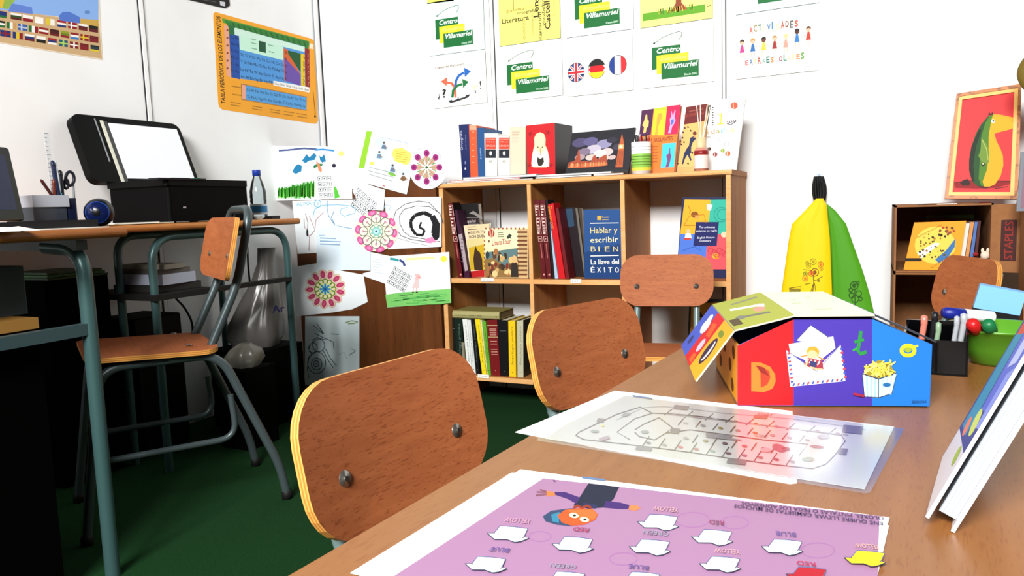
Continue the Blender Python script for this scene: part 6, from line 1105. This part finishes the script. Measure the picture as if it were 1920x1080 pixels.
# pen organiser
xo = -1.85; pO = PX(xo); yo0, yo1 = pO(62, 390).y, pO(135, 390).y; zo = pO(95, 366).z; o = V((xo-.05, (yo0+yo1)/2, DZ)); t = thing('letter_tray', 'grey letter tray with a dark base left of the printer', 'tray', o)
MB().box(xo-.11, xo, yo0, yo1, DZ, DZ+.02, mat('16181c', .4)).build('base', t, o); MB().box(xo-.11, xo-.004, yo0+.002, yo1-.012, DZ+.02, pO(95, 388).z, mat('3a3f48', .2)).build('lower_drawer', t, o); MB().box(xo-.11, xo, yo0, yo1-.006, pO(95, 388).z, zo, mat('b4b8c2', .5)).build('upper_tray', t, o)
yp0, yp1 = pO(128, 400).y, pO(150, 400).y; o = V((xo-.06, (yp0+yp1)/2, DZ)); t = thing('pencil_cup', 'dark blue pencil cup between the tray and the printer', 'cup', o)
zcup = pO(140, 371).z; MB().rbox(xo-.07, xo-.005, yp0, yp1, DZ, zcup, .008, mat('141c38', .3)).build('body', t, o)
def stick(label, name, pxs, r, col, x=xo-.05, cat='pen', grp='pens and tools on the left desk'):
    p = PX(x); P = [p(*q) for q in pxs]; t = thing(name, label, cat, P[0], grp); MB().tube(P, r, mat(col, .35), 8).build('barrel', t, P[0]); d = (P[-1]-P[0]).normalized(); MB().lathe([(r, 0), (r*1.1, .002), (r*.9, .012), (0, .016)], P[-1], mat(col, .3), 8, d).build('tip', t, P[0]); return t
stick('dark red pencil leaning far left above the tray', 'pencil', [(97, 366), (83, 346)], .004, '4a1a16', cat='pencil'); stick('brown pencil standing upright above the tray', 'pencil', [(102, 366), (101, 346)], .004, '6a2c1c', cat='pencil'); stick('dark blue pen with a white clip above the tray', 'pen', [(110, 366), (104, 338), (100, 312)], .0055, '1c2440'); stick('white and blue pen leaning by the scissors', 'pen', [(113, 366), (108, 330), (104, 312)], .004, 'c8d4dc'); stick('black marker standing by the scissors', 'pen', [(116, 366), (113, 330)], .006, '16181e')
stick('pale blue short pen above the tray', 'pen', [(114, 366), (114, 346)], .005, '5a9ac0')
p = PX(xo-.055); P = [p(140, 372), p(138, 345)]; t = thing('scissors', 'scissors with a dark looped handle in the pencil cup', 'scissors', P[0], None); MB().tube([p(140, 392), p(139, 371), p(137, 345)], .003, mat('9aa0a6', .3, .8), 8).build('blade', t, P[0]); mb = MB(); mb.tube([p(131+8*math.cos(k*math.pi/8), 335-13*math.sin(k*math.pi/8)) for k in range(17)], .004, mat('141624', .4), 8); mb.build('handle', t, P[0]); MB().tube([p(124+4*math.cos(k*math.pi/6), 345-9*math.sin(k*math.pi/6)) for k in range(13)], .0035, mat('141624', .4), 8).build('handle', t, P[0])
mb = MB(); pr_ = PX(xo-.06); P = [pr_(*q) for q in ((82, 248), (94, 248), (108, 366), (97, 366))]; mb.prism(P, (-.0015, 0, 0), veil('clear_ruler', 'd8dee2', .35, .1)); a = pxart(mb, pr_.shift(.0002))
for i in range(14): a.line([(82.5+1.0*i, 250+8*i), (87+1.0*i+(3 if i % 5 == 0 else 0), 250+8*i)], .9, '8a9094')
tag(mb.build('ruler', None, P[3]), 'clear plastic ruler standing up behind the pens', 'ruler')
# webcam-like ball
xo2 = -1.80; c = PX(xo2)(186, 399); rbl = .036; c.z = DZ+rbl; t = thing('round_speaker', 'black ball speaker with a blue front left of the printer', 'speaker', V((c.x, c.y, DZ))); o = t.location.copy()
MB().ball(c, rbl, rbl, rbl, mat('08090c', .3)).build('body', t, o); dn = (CAM-c+V((.2, -.8, 0))).normalized(); MB().lathe([(0, rbl*.99), (rbl*.45, rbl*.93), (rbl*.72, rbl*.72)], c, mat('0c1740', .15), 24, dn).build('front', t, o); MB().lathe([(rbl*.73, rbl*.70), (rbl*.78, rbl*.68), (rbl*.78, rbl*.62)], c, mat('1c3f8c', .2), 24, dn).build('rim', t, o)
# ------------------------------------------------------------------ things under the desks
zs = .5538; xq = -1.99; p = PX(xq); ya_, yb2 = p(291, 490).y, p(374, 490).y
for i, (z0, z1, cl, lb) in enumerate(((0, .022, '2c2a28', 'dark folder at the bottom under the printer desk'), (.022, .055, 'b9c0d2', 'pale blue paper pack under the printer desk'), (.055, .07, '5a5650', 'grey folder on the paper pack'), (.07, .085, '8a8478', 'beige folder on top under the printer desk'))):
    mb = MB().prism([(xq-.2, ya_+.01*i, zs+z0), (xq+.02*(i % 2), ya_+.005*i, zs+z0), (xq, yb2-.02*i, zs+z0), (xq-.2, yb2-.015*i, zs+z0)], (0, 0, z1-z0-.0005), mat(cl, .6)); tag(mb.build('folder', None, (xq-.1, (ya_+yb2)/2, zs+z0)), lb, 'folder', 'folders under the printer desk')
ta_, tb_ = PX(-2.14)(248, 560).y, PX(-2.14)(338, 560).y
t = thing('added_dark_block', 'black block added to darken the space under the printer desk', 'filler', (-2.23, (ta_+tb_)/2, 0)); o = t.location.copy(); MB().rbox(-2.32, -2.148, ta_, tb_, .008, .46, .008, mat('040404', .7, 0, .05), 'x').build('case', t, o)  # unseen black block, added to deepen the shade under the desk
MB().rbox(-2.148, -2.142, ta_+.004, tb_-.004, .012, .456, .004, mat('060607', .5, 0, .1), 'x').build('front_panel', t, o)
for x in (-2.3, -2.17):
    for y in (ta_+.02, tb_-.02): MB().box(x-.01, x+.01, y-.01, y+.01, 0, .009, mat('040404')).build('foot', t, o)
# near desk storage
def px_box(name, label, cat, xpl, a_, b_, z0, z1, dp, col, grp=None, extra=None):
    mb = MB().rbox(xpl-dp, xpl, a_, b_, z0, z1, .004, mat(col, .8, 0, .05), 'z'); o = V((xpl-dp/2, (a_+b_)/2, z0)); return tag(mb.build(name, None, o), label, cat, grp)
pN = PX(-1.53); w0, w1 = pN(-60, 610).y, pN(73, 610).y; zz0, zz1 = pN(30, 622).z, pN(30, 601).z
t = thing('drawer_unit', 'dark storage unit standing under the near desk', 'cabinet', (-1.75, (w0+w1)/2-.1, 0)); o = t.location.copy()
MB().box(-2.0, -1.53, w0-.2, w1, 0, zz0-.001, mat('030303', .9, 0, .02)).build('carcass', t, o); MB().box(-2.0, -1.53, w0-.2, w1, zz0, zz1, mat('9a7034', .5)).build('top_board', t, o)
y1_ = PX(-1.62)(46, 510).y; zz2 = PX(-1.62)(30, 530).z
px_box('paper_box', 'pale grey box on the unit under the near desk', 'box', -1.62, y1_-.22, y1_, zz1, PX(-1.62)(30, 499).z, .2, '444e50')
gz = PX(-2.12)(150, 520).z; ga, gb = PX(-2.12)(85, 510).y, PX(-2.12)(205, 510).y
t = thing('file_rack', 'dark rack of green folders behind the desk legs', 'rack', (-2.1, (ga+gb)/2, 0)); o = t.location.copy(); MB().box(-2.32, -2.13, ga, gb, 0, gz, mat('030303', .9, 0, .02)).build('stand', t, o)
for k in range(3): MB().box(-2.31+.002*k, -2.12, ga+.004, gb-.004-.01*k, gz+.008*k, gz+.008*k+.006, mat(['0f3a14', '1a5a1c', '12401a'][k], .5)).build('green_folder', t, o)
# plastic bags
def sackbag(label, cx, cy, rows, col, al, txt=None):
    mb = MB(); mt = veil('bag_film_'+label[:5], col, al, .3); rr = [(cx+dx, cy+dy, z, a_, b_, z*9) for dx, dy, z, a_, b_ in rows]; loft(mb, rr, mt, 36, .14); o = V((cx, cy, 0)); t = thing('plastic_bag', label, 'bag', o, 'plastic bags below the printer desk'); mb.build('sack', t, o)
    return t, o
cx, cyy = -2.02, PX(-2.02)(500, 560).y+.02
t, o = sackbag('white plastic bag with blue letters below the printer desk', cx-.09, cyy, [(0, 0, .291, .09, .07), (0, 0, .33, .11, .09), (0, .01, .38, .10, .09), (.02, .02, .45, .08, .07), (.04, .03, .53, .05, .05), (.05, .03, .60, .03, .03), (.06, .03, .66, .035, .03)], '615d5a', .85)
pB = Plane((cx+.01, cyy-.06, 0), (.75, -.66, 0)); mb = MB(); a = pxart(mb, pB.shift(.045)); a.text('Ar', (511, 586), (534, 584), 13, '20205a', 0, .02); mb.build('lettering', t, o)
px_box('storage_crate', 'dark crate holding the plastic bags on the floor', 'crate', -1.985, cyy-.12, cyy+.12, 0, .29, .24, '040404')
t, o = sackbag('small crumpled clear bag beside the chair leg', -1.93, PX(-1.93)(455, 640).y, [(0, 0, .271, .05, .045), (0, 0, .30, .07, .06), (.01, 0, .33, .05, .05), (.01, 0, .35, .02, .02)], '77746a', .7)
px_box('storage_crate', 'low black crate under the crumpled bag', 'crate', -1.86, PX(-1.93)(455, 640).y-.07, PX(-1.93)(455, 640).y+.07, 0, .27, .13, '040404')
# cables hanging
for i, q in enumerate(([(462, 400), (465, 500), (472, 560), (490, 590)], [(330, 560), (345, 575), (362, 605), (360, 640)])):
    p = PX(XL+.03); P = [p(*x) for x in q]; tag(MB().tube(fillet(P, .05), .004, mat('0a0a0a', .5), 8).build('cable', None, P[0]), ['black cable hanging on the wall behind the printer desk', 'black cable bending down low behind the desk chair'][i], 'cable')
